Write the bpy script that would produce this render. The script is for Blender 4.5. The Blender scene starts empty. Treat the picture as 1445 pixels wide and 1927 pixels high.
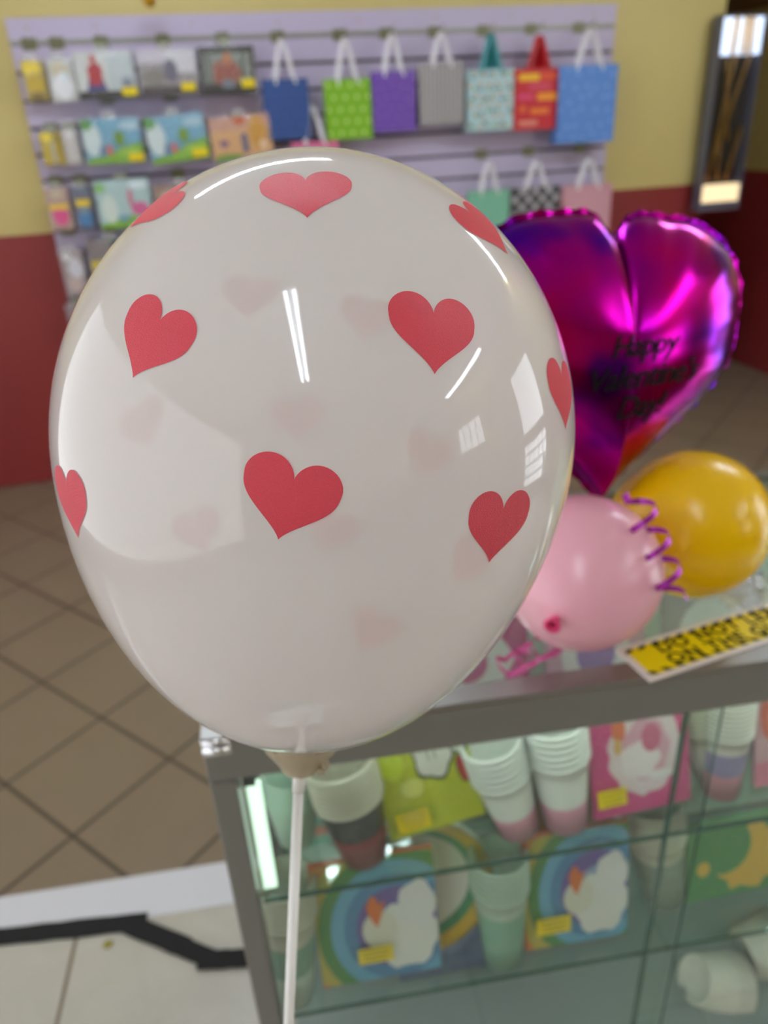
import bpy, bmesh, math, random
from mathutils import Vector as V, Matrix
from mathutils.bvhtree import BVHTree
R = math.radians
rnd = random.Random(7)
C = bpy.context.scene.collection
sc = bpy.context.scene

# ------------------------------------------------------------------ camera
FPX, CX, CY, EYE = 1430.0, 722.5, 963.5, V((0, 0, 1.5))
pitch, roll = R(26.85), -0.0544
F_ = V((0, math.cos(pitch), -math.sin(pitch)))
R0 = V((1, 0, 0)); U0 = R0.cross(F_)
R_ = R0 * math.cos(roll) + U0 * math.sin(roll)
U_ = -R0 * math.sin(roll) + U0 * math.cos(roll)
cd = bpy.data.cameras.new('camera'); cam = bpy.data.objects.new('camera', cd); C.objects.link(cam)
cam.matrix_world = Matrix(((R_.x, U_.x, -F_.x, EYE.x), (R_.y, U_.y, -F_.y, EYE.y), (R_.z, U_.z, -F_.z, EYE.z), (0, 0, 0, 1)))
cd.sensor_fit = 'VERTICAL'; cd.sensor_height = 36; cd.lens = FPX / 1927 * 36
cd.clip_start = 0.02; cd.clip_end = 60
cd.dof.use_dof = True; cd.dof.focus_distance = 0.29; cd.dof.aperture_fstop = 7.6
sc.camera = cam

# ------------------------------------------------------------------ world, view
w = bpy.data.worlds.new('world'); sc.world = w; w.use_nodes = True
bg = w.node_tree.nodes['Background']; bg.inputs[0].default_value = (0.90, 0.94, 1.0, 1); bg.inputs[1].default_value = 3.6
sc.view_settings.view_transform = 'Standard'; sc.view_settings.look = 'None'
sc.view_settings.gamma = 1; sc.view_settings.use_curve_mapping = False
sc.view_settings.exposure = 0.56

# ------------------------------------------------------------------ frames
TH = 12.5            # the shop's back wall is turned 12.5 degrees
WB = V((-1.66, 3.515, 0)); WU = V((math.cos(R(TH)), math.sin(R(TH)), 0)); WN = V((-WU.y, WU.x, 0))
TC = 7.0
CA = V((-0.201, 0.594, 0.95)); CU = V((math.cos(R(TC)), math.sin(R(TC)), 0)); CN = V((-CU.y, CU.x, 0))
HC = 0.95
def ray(x, y): return F_ * FPX + R_ * (x - CX) + U_ * (CY - y)
def onz(x, y, z):
    d = ray(x, y); return EYE + d * ((z - EYE.z) / d.z)
def onplane(x, y, P, n):
    d = ray(x, y); return EYE + d * ((P - EYE).dot(n) / d.dot(n))
def wl(u, n, z): return WB + WU * u + WN * n + V((0, 0, z))
def cl(u, n, z): p = CA + CU * u + CN * n; return V((p.x, p.y, z))
def wpx(x, y, off): return onplane(x, y, WB - WN * off, WN)

# ------------------------------------------------------------------ materials
def lin(c):
    o = []
    for v in c[:3]:
        v = v / 255.0
        o.append(v / 12.92 if v <= 0.04045 else ((v + 0.055) / 1.055) ** 2.4)
    return (o[0], o[1], o[2], 1.0)
_m = {}
def M(name, col=(200, 200, 200), rough=0.5, metal=0.0, spec=0.5, coat=0.0, bump=0.0, bscale=60, var=0.0, vscale=6, emit=0.0):
    if name in _m: return _m[name]
    m = bpy.data.materials.new(name); m.use_nodes = True; nt = m.node_tree
    b = nt.nodes['Principled BSDF']
    b.inputs['Base Color'].default_value = lin(col); b.inputs['Roughness'].default_value = rough
    b.inputs['Metallic'].default_value = metal; b.inputs['Specular IOR Level'].default_value = spec
    b.inputs['Coat Weight'].default_value = coat
    tc = nt.nodes.new('ShaderNodeTexCoord')
    if bump:
        n = nt.nodes.new('ShaderNodeTexNoise'); n.inputs['Scale'].default_value = bscale; n.inputs['Detail'].default_value = 4
        nt.links.new(tc.outputs['Object'], n.inputs['Vector'])
        bp = nt.nodes.new('ShaderNodeBump'); bp.inputs['Strength'].default_value = bump; bp.inputs['Distance'].default_value = 0.01
        nt.links.new(n.outputs['Fac'], bp.inputs['Height']); nt.links.new(bp.outputs[0], b.inputs['Normal'])
    if var:
        n = nt.nodes.new('ShaderNodeTexNoise'); n.inputs['Scale'].default_value = vscale; n.inputs['Detail'].default_value = 3
        nt.links.new(tc.outputs['Object'], n.inputs['Vector'])
        mx = nt.nodes.new('ShaderNodeMix'); mx.data_type = 'RGBA'
        c = lin(col); k = 1 - var
        mx.inputs['A'].default_value = (c[0] * k, c[1] * k, c[2] * k, 1); k = 1 + var
        mx.inputs['B'].default_value = (min(1, c[0] * k), min(1, c[1] * k), min(1, c[2] * k), 1)
        nt.links.new(n.outputs['Fac'], mx.inputs['Factor']); nt.links.new(mx.outputs['Result'], b.inputs['Base Color'])
    if emit:
        b.inputs['Emission Color'].default_value = lin(col); b.inputs['Emission Strength'].default_value = emit
    _m[name] = m; return m
def PC(col, rough=0.45): return M('print_%d_%d_%d' % col, col, rough)

def schlick(nt, f0, k=1.0):
    """how much a thin film mirrors, the same from both of its sides"""
    N = nt.nodes.new; L = nt.links.new
    g = N('ShaderNodeNewGeometry'); d = N('ShaderNodeVectorMath'); d.operation = 'DOT_PRODUCT'
    L(g.outputs['Incoming'], d.inputs[0]); L(g.outputs['Normal'], d.inputs[1])
    a = N('ShaderNodeMath'); a.operation = 'ABSOLUTE'; L(d.outputs['Value'], a.inputs[0])
    m = N('ShaderNodeMath'); m.operation = 'SUBTRACT'; m.inputs[0].default_value = 1; L(a.outputs[0], m.inputs[1])
    p = N('ShaderNodeMath'); p.operation = 'POWER'; p.inputs[1].default_value = 5; L(m.outputs[0], p.inputs[0])
    q = N('ShaderNodeMath'); q.operation = 'MULTIPLY_ADD'; q.inputs[1].default_value = (1 - f0) * k; q.inputs[2].default_value = f0 * k; q.use_clamp = True
    L(p.outputs[0], q.inputs[0]); return q.outputs[0]
def clear_mat(name, tint=(255, 255, 255), refl=0.25, rough=0.06, bump=0.0, bscale=40, body=0.0, bodycol=(235, 240, 235), fres=True, bdist=0.02):
    """thin clear sheet: see-through, with a mirror film on top"""
    if name in _m: return _m[name]
    m = bpy.data.materials.new(name); m.use_nodes = True; nt = m.node_tree; nt.nodes.clear()
    N = nt.nodes.new; L = nt.links.new
    out = N('ShaderNodeOutputMaterial'); tr = N('ShaderNodeBsdfTransparent'); tr.inputs[0].default_value = lin(tint)
    gl = N('ShaderNodeBsdfGlossy'); gl.inputs['Roughness'].default_value = rough; gl.inputs[0].default_value = (1, 1, 1, 1)
    mx = N('ShaderNodeMixShader')
    if bump:
        tc = N('ShaderNodeTexCoord'); n = N('ShaderNodeTexNoise'); n.inputs['Scale'].default_value = bscale; n.inputs['Detail'].default_value = 3
        n.inputs['Distortion'].default_value = 1.5
        L(tc.outputs['Object'], n.inputs['Vector'])
        bp = N('ShaderNodeBump'); bp.inputs['Strength'].default_value = bump; bp.inputs['Distance'].default_value = bdist
        L(n.outputs['Fac'], bp.inputs['Height']); L(bp.outputs[0], gl.inputs['Normal'])
    if fres:
        L(schlick(nt, 0.045, refl * 4), mx.inputs[0])
    else: mx.inputs[0].default_value = refl
    L(tr.outputs[0], mx.inputs[1]); L(gl.outputs[0], mx.inputs[2])
    last = mx
    if body:
        df = N('ShaderNodeBsdfDiffuse'); df.inputs[0].default_value = lin(bodycol)
        m2 = N('ShaderNodeMixShader'); m2.inputs[0].default_value = body
        L(mx.outputs[0], m2.inputs[1]); L(df.outputs[0], m2.inputs[2]); last = m2
    L(last.outputs[0], out.inputs[0]); _m[name] = m; return m

def latex_mat():
    m = bpy.data.materials.new('white_latex'); m.use_nodes = True; nt = m.node_tree; nt.nodes.clear()
    N = nt.nodes.new; L = nt.links.new
    out = N('ShaderNodeOutputMaterial')
    df = N('ShaderNodeBsdfDiffuse'); df.inputs[0].default_value = (0.86, 0.83, 0.815, 1)
    tl = N('ShaderNodeBsdfTranslucent'); tl.inputs[0].default_value = (0.86, 0.81, 0.785, 1)
    a = N('ShaderNodeMixShader'); a.inputs[0].default_value = 0.42; L(df.outputs[0], a.inputs[1]); L(tl.outputs[0], a.inputs[2])
    tr = N('ShaderNodeBsdfTransparent'); b = N('ShaderNodeMixShader')
    b.inputs[0].default_value = 0.17
    L(a.outputs[0], b.inputs[1]); L(tr.outputs[0], b.inputs[2])
    gl = N('ShaderNodeBsdfGlossy'); gl.inputs['Roughness'].default_value = 0.035; gl.inputs[0].default_value = (1, 1, 1, 1)
    c = N('ShaderNodeMixShader'); L(schlick(nt, 0.04), c.inputs[0]); L(b.outputs[0], c.inputs[1]); L(gl.outputs[0], c.inputs[2])
    L(c.outputs[0], out.inputs[0]); return m

def foil_mat():
    m = bpy.data.materials.new('magenta_foil'); m.use_nodes = True; nt = m.node_tree
    b = nt.nodes['Principled BSDF']; N = nt.nodes.new; L = nt.links.new
    b.inputs['Metallic'].default_value = 1.0; b.inputs['Roughness'].default_value = 0.17
    tc = N('ShaderNodeTexCoord'); n = N('ShaderNodeTexNoise'); n.inputs['Scale'].default_value = 9; n.inputs['Detail'].default_value = 2
    L(tc.outputs['Object'], n.inputs['Vector'])
    cr = N('ShaderNodeValToRGB'); e = cr.color_ramp.elements
    e[0].position = 0.32; e[0].color = lin((84, 10, 165)); e[1].position = 0.72; e[1].color = lin((215, 8, 70))
    for p, c in ((0.44, (166, 6, 150)), (0.58, (190, 8, 136))):
        x = e.new(p); x.color = lin(c)
    L(n.outputs['Fac'], cr.inputs[0]); L(cr.outputs[0], b.inputs['Base Color'])
    n2 = N('ShaderNodeTexNoise'); n2.inputs['Scale'].default_value = 420; L(tc.outputs['Object'], n2.inputs['Vector'])
    bp = N('ShaderNodeBump'); bp.inputs['Strength'].default_value = 0.10; bp.inputs['Distance'].default_value = 0.001
    L(n2.outputs['Fac'], bp.inputs['Height']); L(bp.outputs[0], b.inputs['Normal'])
    return m

def tile_mat(name, col, grout, size, ang, ox, oy, gw, rough, var=0.06, marble=0.0, spec=0.5):
    m = bpy.data.materials.new(name); m.use_nodes = True; nt = m.node_tree
    b = nt.nodes['Principled BSDF']; N = nt.nodes.new; L = nt.links.new
    b.inputs['Roughness'].default_value = rough; b.inputs['Specular IOR Level'].default_value = spec
    g = N('ShaderNodeNewGeometry'); mp = N('ShaderNodeMapping'); mp.vector_type = 'TEXTURE'
    mp.inputs['Location'].default_value = (ox, oy, 0); mp.inputs['Rotation'].default_value = (0, 0, ang)
    sx, sy = size
    mp.inputs['Scale'].default_value = (sx, sy, 1)
    L(g.outputs['Position'], mp.inputs['Vector'])
    sp = N('ShaderNodeSeparateXYZ'); L(mp.outputs[0], sp.inputs[0])
    def edge(sock, s):
        f = N('ShaderNodeMath'); f.operation = 'FRACT'; L(sock, f.inputs[0])
        a = N('ShaderNodeMath'); a.operation = 'SUBTRACT'; L(f.outputs[0], a.inputs[0]); a.inputs[1].default_value = 0.5
        c = N('ShaderNodeMath'); c.operation = 'ABSOLUTE'; L(a.outputs[0], c.inputs[0])
        d = N('ShaderNodeMath'); d.operation = 'GREATER_THAN'; L(c.outputs[0], d.inputs[0]); d.inputs[1].default_value = 0.5 - gw / 2 / s
        return d
    e1 = edge(sp.outputs[0], sx); e2 = edge(sp.outputs[1], sy)
    mx = N('ShaderNodeMath'); mx.operation = 'MAXIMUM'; L(e1.outputs[0], mx.inputs[0]); L(e2.outputs[0], mx.inputs[1])
    n = N('ShaderNodeTexNoise'); n.inputs['Scale'].default_value = 7; n.inputs['Detail'].default_value = 5; n.inputs['Distortion'].default_value = marble * 3
    L(g.outputs['Position'], n.inputs['Vector'])
    c1 = N('ShaderNodeMix'); c1.data_type = 'RGBA'; cc = lin(col)
    c1.inputs['A'].default_value = (cc[0] * (1 - var), cc[1] * (1 - var), cc[2] * (1 - var), 1)
    c1.inputs['B'].default_value = (cc[0] * (1 + var), cc[1] * (1 + var), cc[2] * (1 + var), 1)
    L(n.outputs['Fac'], c1.inputs['Factor'])
    c2 = N('ShaderNodeMix'); c2.data_type = 'RGBA'; L(mx.outputs[0], c2.inputs['Factor']); L(c1.outputs['Result'], c2.inputs['A']); c2.inputs['B'].default_value = lin(grout)
    L(c2.outputs['Result'], b.inputs['Base Color'])
    bp = N('ShaderNodeBump'); bp.inputs['Strength'].default_value = 0.35; bp.inputs['Distance'].default_value = 0.002; bp.invert = True
    L(mx.outputs[0], bp.inputs['Height']); L(bp.outputs[0], b.inputs['Normal'])
    return m

def two_tone_wall():
    m = bpy.data.materials.new('painted_wall'); m.use_nodes = True; nt = m.node_tree
    b = nt.nodes['Principled BSDF']; N = nt.nodes.new; L = nt.links.new
    b.inputs['Roughness'].default_value = 0.42
    g = N('ShaderNodeNewGeometry'); sp = N('ShaderNodeSeparateXYZ'); L(g.outputs['Position'], sp.inputs[0])
    gt = N('ShaderNodeMath'); gt.operation = 'GREATER_THAN'; gt.inputs[1].default_value = 1.155; L(sp.outputs[2], gt.inputs[0])
    n = N('ShaderNodeTexNoise'); n.inputs['Scale'].default_value = 2.5; n.inputs['Detail'].default_value = 4; L(g.outputs['Position'], n.inputs['Vector'])
    def vary(c, v):
        mx = N('ShaderNodeMix'); mx.data_type = 'RGBA'; c = lin(c)
        mx.inputs['A'].default_value = tuple(x * (1 - v) for x in c[:3]) + (1,); mx.inputs['B'].default_value = tuple(min(1, x * (1 + v)) for x in c[:3]) + (1,)
        L(n.outputs['Fac'], mx.inputs['Factor']); return mx
    a = vary((139, 47, 45), 0.14); y = vary((201, 183, 118), 0.06)
    mx = N('ShaderNodeMix'); mx.data_type = 'RGBA'; L(gt.outputs[0], mx.inputs['Factor']); L(a.outputs['Result'], mx.inputs['A']); L(y.outputs['Result'], mx.inputs['B'])
    L(mx.outputs['Result'], b.inputs['Base Color']); return m

LATEX = latex_mat(); FOIL = foil_mat()
GLASS = clear_mat('case_glass', (247, 254, 250), refl=0.25, rough=0.01)
GLASSE = M('glass_edge', (38, 84, 72), 0.15, coat=0.6)
WRAP = clear_mat('clear_plastic_wrap', (252, 252, 252), refl=0.07, rough=0.05, bump=1.0, bscale=60, body=0.0, bdist=0.012, fres=False)
WRAPF = clear_mat('clear_plastic_sleeve', (252, 252, 252), refl=0.07, rough=0.12, bump=0.8, bscale=20, body=0.01, fres=False)
ALU = M('brushed_aluminium', (146, 144, 142), 0.34, metal=0.85)
CHROME = M('chrome', (225, 225, 228), 0.08, metal=1)
STEEL = M('grey_metal_base', (150, 158, 158), 0.4, metal=0.2)
LAV = M('lavender_laminate', (190, 179, 206), 0.38, var=0.03)
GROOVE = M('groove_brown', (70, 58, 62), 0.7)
RAILM = M('dull_rail_metal', (150, 150, 138), 0.35, metal=0.5)
HOOKM = M('dull_hook_metal', (120, 120, 92), 0.4, metal=0.4)
TAG = M('yellow_price_label', (240, 214, 10), 0.5)
INK = M('black_ink', (14, 12, 14), 0.7, spec=0.2)
WHITE = M('white_plastic', (232, 230, 226), 0.35)
TAPE = M('black_tape', (10, 10, 12), 0.75, bump=0.2)
WALLM = two_tone_wall()
CORD = M('white_ribbon', (225, 222, 228), 0.6)

# ------------------------------------------------------------------ mesh builder
class MB:
    def __init__(s): s.v = []; s.f = []; s.m = []; s.mats = []; s.sm = []
    def mi(s, mat):
        if mat not in s.mats: s.mats.append(mat)
        return s.mats.index(mat)
    def add(s, vs, fs, mat, smooth=False):
        o = len(s.v); s.v += [V(p) for p in vs]; i = s.mi(mat)
        for f in fs: s.f.append([o + k for k in f]); s.m.append(i); s.sm.append(smooth)
        return s
    def box(s, c, size, mat, ax=None):
        X, Y, Z = ax if ax else (V((1, 0, 0)), V((0, 1, 0)), V((0, 0, 1)))
        c = V(c); a, b, d = size[0] / 2, size[1] / 2, size[2] / 2
        vs = [c + X * (a * i) + Y * (b * j) + Z * (d * k) for k in (-1, 1) for j in (-1, 1) for i in (-1, 1)]
        return s.add(vs, [(0, 2, 3, 1), (4, 5, 7, 6), (0, 1, 5, 4), (2, 6, 7, 3), (0, 4, 6, 2), (1, 3, 7, 5)], mat)
    def tube(s, pts, r, mat, n=10, caps=True):
        pts = [V(p) for p in pts]; rs = r if isinstance(r, (list, tuple)) else [r] * len(pts); vs = []; fs = []
        up = None
        for i, p in enumerate(pts):
            t = (pts[min(i + 1, len(pts) - 1)] - pts[max(i - 1, 0)]).normalized()
            if up is None: up = V((0, 0, 1)) if abs(t.z) < 0.9 else V((1, 0, 0))
            a = t.cross(up).normalized(); b = a.cross(t).normalized(); up = b
            for k in range(n):
                q = 2 * math.pi * k / n; vs.append(p + (a * math.cos(q) + b * math.sin(q)) * rs[i])
        for i in range(len(pts) - 1):
            for k in range(n): fs.append((i * n + k, i * n + (k + 1) % n, (i + 1) * n + (k + 1) % n, (i + 1) * n + k))
        if caps: fs.append(tuple(range(n))[::-1]); fs.append(tuple((len(pts) - 1) * n + k for k in range(n)))
        return s.add(vs, fs, mat, True)
    def lathe(s, prof, o, ax, mat, n=40, band=None):
        """prof: [(r, h)] along axis ax from o; band: one material per segment"""
        o = V(o); ax = V(ax).normalized(); a = ax.orthogonal().normalized(); b = ax.cross(a)
        vs = [o + ax * h + (a * math.cos(2 * math.pi * k / n) + b * math.sin(2 * math.pi * k / n)) * r for r, h in prof for k in range(n)]
        off = len(s.v); s.v += vs
        for i in range(len(prof) - 1):
            mt = s.mi(band[i] if band else mat)
            for k in range(n):
                s.f.append([off + i * n + k, off + i * n + (k + 1) % n, off + (i + 1) * n + (k + 1) % n, off + (i + 1) * n + k]); s.m.append(mt); s.sm.append(True)
        return s
    def strip(s, pts, wdir, wid, mat):
        vs = []; fs = []
        for i, p in enumerate(pts):
            d = V(wdir[i] if isinstance(wdir, list) else wdir) * (wid / 2); vs += [V(p) - d, V(p) + d]
        for i in range(len(pts) - 1): fs.append((2 * i, 2 * i + 1, 2 * i + 3, 2 * i + 2))
        return s.add(vs, fs, mat, True)
    def build(s, name, parent=None, shift=None):
        me = bpy.data.meshes.new(name)
        if parent is not None: mw = parent.matrix_basis.inverted(); vs = [mw @ p for p in s.v]
        elif shift is not None: vs = [p - shift for p in s.v]
        else: vs = s.v
        me.from_pydata([tuple(p) for p in vs], [], s.f)
        for m in s.mats: me.materials.append(m)
        for p, i, q in zip(me.polygons, s.m, s.sm): p.material_index = i; p.use_smooth = q
        me.update(); o = bpy.data.objects.new(name, me); C.objects.link(o)
        if parent is not None: o.parent = parent
        elif shift is not None: o.location = shift
        return o
def tag(o, label, cat, group=None, kind=None):
    o['label'] = label; o['category'] = cat
    if group: o['group'] = group
    if kind: o['kind'] = kind
    return o
def root(name, loc, label, cat, rz=0.0, group=None):
    o = bpy.data.objects.new(name, None); C.objects.link(o)
    o.matrix_basis = Matrix.Translation(V(loc)) @ Matrix.Rotation(R(rz), 4, 'Z')
    o.empty_display_size = 0.05
    return tag(o, label, cat, group)
def struct(name, mb):
    o = mb.build(name); o['kind'] = 'structure'; return o
def wbox(mb, u0, u1, n0, n1, z0, z1, mat):
    return mb.box(wl((u0 + u1) / 2, (n0 + n1) / 2, (z0 + z1) / 2), (u1 - u0, n1 - n0, z1 - z0), mat, (WU, WN, V((0, 0, 1))))
def cbox(mb, u0, u1, n0, n1, z0, z1, mat):
    return mb.box(cl((u0 + u1) / 2, (n0 + n1) / 2, (z0 + z1) / 2), (u1 - u0, n1 - n0, z1 - z0), mat, (CU, CN, V((0, 0, 1))))
def ell(cx, cy, rx, ry, n=18, a0=0.0, wob=0.0, k=5):
    return [(cx + rx * math.cos(a0 + 2 * math.pi * i / n) * (1 + wob * math.cos(k * 2 * math.pi * i / n)), cy + ry * math.sin(a0 + 2 * math.pi * i / n) * (1 + wob * math.cos(k * 2 * math.pi * i / n))) for i in range(n)]
def rect(x0, y0, x1, y1): return [(x0, y0), (x1, y0), (x1, y1), (x0, y1)]
def heart2d(n=48):
    o = []
    for i in range(n):
        t = 2 * math.pi * i / n
        x = 16 * math.sin(t) ** 3; y = 13 * math.cos(t) - 5 * math.cos(2 * t) - 2 * math.cos(3 * t) - math.cos(4 * t)
        o.append((x / 29.0, (y + 2.5) / 29.0))
    return o

# ================================================================== STRUCTURE
ZC = 2.75
UL, UR, UCOR, NB, NF = -1.3, 4.24, 3.50, 1.3, -7.6
FLOORM = tile_mat('brown_floor_tiles', (131, 116, 96), (80, 69, 61), (0.3008, 0.3008), R(233.21), -1.1625, 2.3375, 0.011, 0.30)
MARB = tile_mat('pale_marble_tiles', (184, 180, 168), (118, 106, 86), (0.40, 0.70), R(TC), 0, 0, 0.008, 0.28, var=0.10, marble=1.0)
# threshold line in the counter's frame
tA = onz(0, 1690, 0); tB = onz(420, 1625, 0)
nT = ((tA - CA).dot(CN) + (tB - CA).dot(CN)) / 2
jA = onz(144, 1766, 0.0); uJ = (jA - CA).dot(CU)
for nd in MARB.node_tree.nodes:
    if nd.bl_idname == 'ShaderNodeMapping':
        o_ = CA + CU * uJ + CN * (nT - 0.06); nd.inputs['Location'].default_value = (o_.x, o_.y, 0)
b = MB(); wbox(b, UL - 0.1, UR + 0.1, NF - 0.1, NB + 0.1, -0.10, -0.004, FLOORM); struct('floor', b)
SILL = M('white_sill_stone', (214, 215, 220), 0.12)
b = MB(); cbox(b, -2.6, 3.0, nT - 0.11, nT, -0.004, 0.004, SILL); struct('trim_1', b)
b = MB(); cbox(b, -2.6, 3.0, nT - 3.6, nT - 0.11, -0.004, 0.002, MARB); struct('floor_2', b)
CEIL = M('ceiling_paint', (222, 220, 214), 0.8)
b = MB(); wbox(b, UL - 0.1, UR + 0.1, NF - 0.1, NB + 0.1, ZC, ZC + 0.08, CEIL); struct('ceiling', b)
b = MB(); wbox(b, UL - 0.1, UCOR, 0, 0.12, 0, ZC, WALLM); wbox(b, UCOR - 0.12, UCOR, 0.12, NB, 0, ZC, WALLM); struct('wall_back', b)
b = MB(); wbox(b, UCOR - 0.12, UR, NB, NB + 0.1, 0, ZC, WALLM); struct('wall_recess', b)
LW = (-6.2, -0.9, 0.30, 2.45)
b = MB(); wbox(b, UL - 0.1, UL, NF, LW[0], 0, ZC, WALLM); wbox(b, UL - 0.1, UL, LW[1], 0, 0, ZC, WALLM)
wbox(b, UL - 0.1, UL, LW[0], LW[1], 0, LW[2], WALLM); wbox(b, UL - 0.1, UL, LW[0], LW[1], LW[3], ZC, WALLM); struct('wall_left', b)
b = MB(); wbox(b, UL, UR, NF - 0.1, NF, 0, ZC, WALLM); struct('wall_front', b)
# right wall with openings
OPEN = [(-6.4, -5.3, 1.35, 2.0), (-3.95, -2.95, 0.98, 2.0), (-3.95, -2.95, 0.12, 0.85)]
b = MB()
ns = [NF, -6.4, -5.3, -3.95, -2.95, NB]
wbox(b, UR, UR + 0.12, NF, -6.4, 0, ZC, WALLM); wbox(b, UR, UR + 0.12, -5.3, -3.95, 0, ZC, WALLM); wbox(b, UR, UR + 0.12, -2.95, NB, 0, ZC, WALLM)
wbox(b, UR, UR + 0.12, -6.4, -5.3, 0, 1.35, WALLM); wbox(b, UR, UR + 0.12, -6.4, -5.3, 2.0, ZC, WALLM)
wbox(b, UR, UR + 0.12, -3.95, -2.95, 0, 0.12, WALLM); wbox(b, UR, UR + 0.12, -3.95, -2.95, 0.85, 0.98, WALLM); wbox(b, UR, UR + 0.12, -3.95, -2.95, 2.0, ZC, WALLM)
struct('wall_right', b)
FRM = M('white_window_frame', (225, 222, 215), 0.4)
for i, (n0, n1, z0, z1) in enumerate(OPEN):
    b = MB(); t = 0.035
    wbox(b, UR + 0.03, UR + 0.08, n0, n1, z0, z0 + t, FRM); wbox(b, UR + 0.03, UR + 0.08, n0, n1, z1 - t, z1, FRM)
    wbox(b, UR + 0.03, UR + 0.08, n0, n0 + t, z0, z1, FRM); wbox(b, UR + 0.03, UR + 0.08, n1 - t, n1, z0, z1, FRM)
    nb = (4, 1, 5)[i]
    for k in range(1, nb):
        q = n0 + (n1 - n0) * k / nb; wbox(b, UR + 0.04, UR + 0.07, q - 0.012, q + 0.012, z0, z1, FRM)
    if i == 2:
        for k in range(1, 4): q = z0 + (z1 - z0) * k / 4; wbox(b, UR + 0.04, UR + 0.07, n0, n1, q - 0.012, q + 0.012, FRM)
    o = struct('window_%d' % (i + 1), b)
    # daylight enters through the opening
    ld = bpy.data.lights.new('window_portal', 'AREA'); ld.shape = 'RECTANGLE'; ld.size = n1 - n0; ld.size_y = z1 - z0
    ld.cycles.is_portal = True
    lo = bpy.data.objects.new('window_portal', ld); C.objects.link(lo)
    lo.matrix_world = Matrix.Translation(wl(UR + 0.14, (n0 + n1) / 2, (z0 + z1) / 2)) @ Matrix(((WN.x, 0, WU.x, 0), (WN.y, 0, WU.y, 0), (0, 1, 0, 0), (0, 0, 0, 1)))
b = MB(); t = 0.04
wbox(b, UL - 0.07, UL - 0.03, LW[0], LW[1], LW[2], LW[2] + t, FRM); wbox(b, UL - 0.07, UL - 0.03, LW[0], LW[1], LW[3] - t, LW[3], FRM)
for q in (LW[0] + t / 2, LW[1] - t / 2): wbox(b, UL - 0.07, UL - 0.03, q - t / 2, q + t / 2, LW[2], LW[3], FRM)
FROST = bpy.data.materials.new('frosted_glass'); FROST.use_nodes = True; nt = FROST.node_tree; nt.nodes.clear()
o_ = nt.nodes.new('ShaderNodeOutputMaterial'); t_ = nt.nodes.new('ShaderNodeBsdfTranslucent'); t_.inputs[0].default_value = (.37, .36, .345, 1); nt.links.new(t_.outputs[0], o_.inputs[0])
b.add([wl(UL - 0.05, LW[0], LW[2]), wl(UL - 0.05, LW[1], LW[2]), wl(UL - 0.05, LW[1], LW[3]), wl(UL - 0.05, LW[0], LW[3])], [(0, 1, 2, 3)], FROST)
struct('window_4', b)
ld = bpy.data.lights.new('window_portal', 'AREA'); ld.shape = 'RECTANGLE'; ld.size = LW[1] - LW[0]; ld.size_y = LW[3] - LW[2]; ld.cycles.is_portal = True
lo = bpy.data.objects.new('window_portal', ld); C.objects.link(lo)
lo.matrix_world = Matrix.Translation(wl(UL - 0.12, (LW[0] + LW[1]) / 2, (LW[2] + LW[3]) / 2)) @ Matrix(((WN.x, 0, -WU.x, 0), (WN.y, 0, -WU.y, 0), (0, 1, 0, 0), (0, 0, 0, 1)))
# brown wooden header in the recess
WOOD = M('dark_brown_wood', (84, 52, 18), 0.45, var=0.15)
zt = onplane(1400, 20, wl(UR - 0.03, 0, 0), WU).z
b = MB(); wbox(b, UR - 0.05, UR - 0.002, -0.9, NB - 0.002, zt, zt + 0.22, WOOD); struct('trim_2', b)

# ================================================================== TUBE LIGHTS
HOUS = M('white_fixture_enamel', (228, 228, 226), 0.35)
def tube_light(p0, p1, label, gap=0.10, length=None, power=20.0):
    TUBEM = M('lit_tube_%d' % power, (235, 245, 255), 0.4, emit=power)
    p0 = V((*p0, 0)); p1 = V((*p1, 0)); c = (p0 + p1) / 2; d = (p1 - p0)
    ln = length or d.length; d.normalize(); s = V((-d.y, d.x, 0))
    z = ZC - 0.05
    r = root('tube_light', (c.x, c.y, z), label, 'light', 0, 'twin tube ceiling lights')
    b = MB(); b.box((c.x, c.y, ZC - 0.02), (ln + 0.06, gap + 0.06, 0.04), HOUS, (d, s, V((0, 0, 1)))); b.build('housing', r)
    for k in (-1, 1):
        q = V((c.x, c.y, z - 0.008)) + s * (k * gap / 2)
        b = MB(); b.tube([q - d * ln / 2, q + d * ln / 2], 0.013, TUBEM, 12); b.build('tube', r)
    return r
tube_light((-0.155, -0.10), (-0.04, -1.32), 'twin fluorescent ceiling light above the balloon, running towards the camera', 0.075)
tube_light((-1.00, 1.96), (0.04, 2.36), 'twin fluorescent ceiling light in front of the lavender panel', 0.06, power=34)
tube_light((1.50, 2.15), (3.30, 2.80), 'twin fluorescent ceiling light near the far right corner', 0.06, power=36)
tube_light((2.95, 0.20), (3.35, -1.50), 'twin fluorescent ceiling light near the right windows', 0.08)

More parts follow.
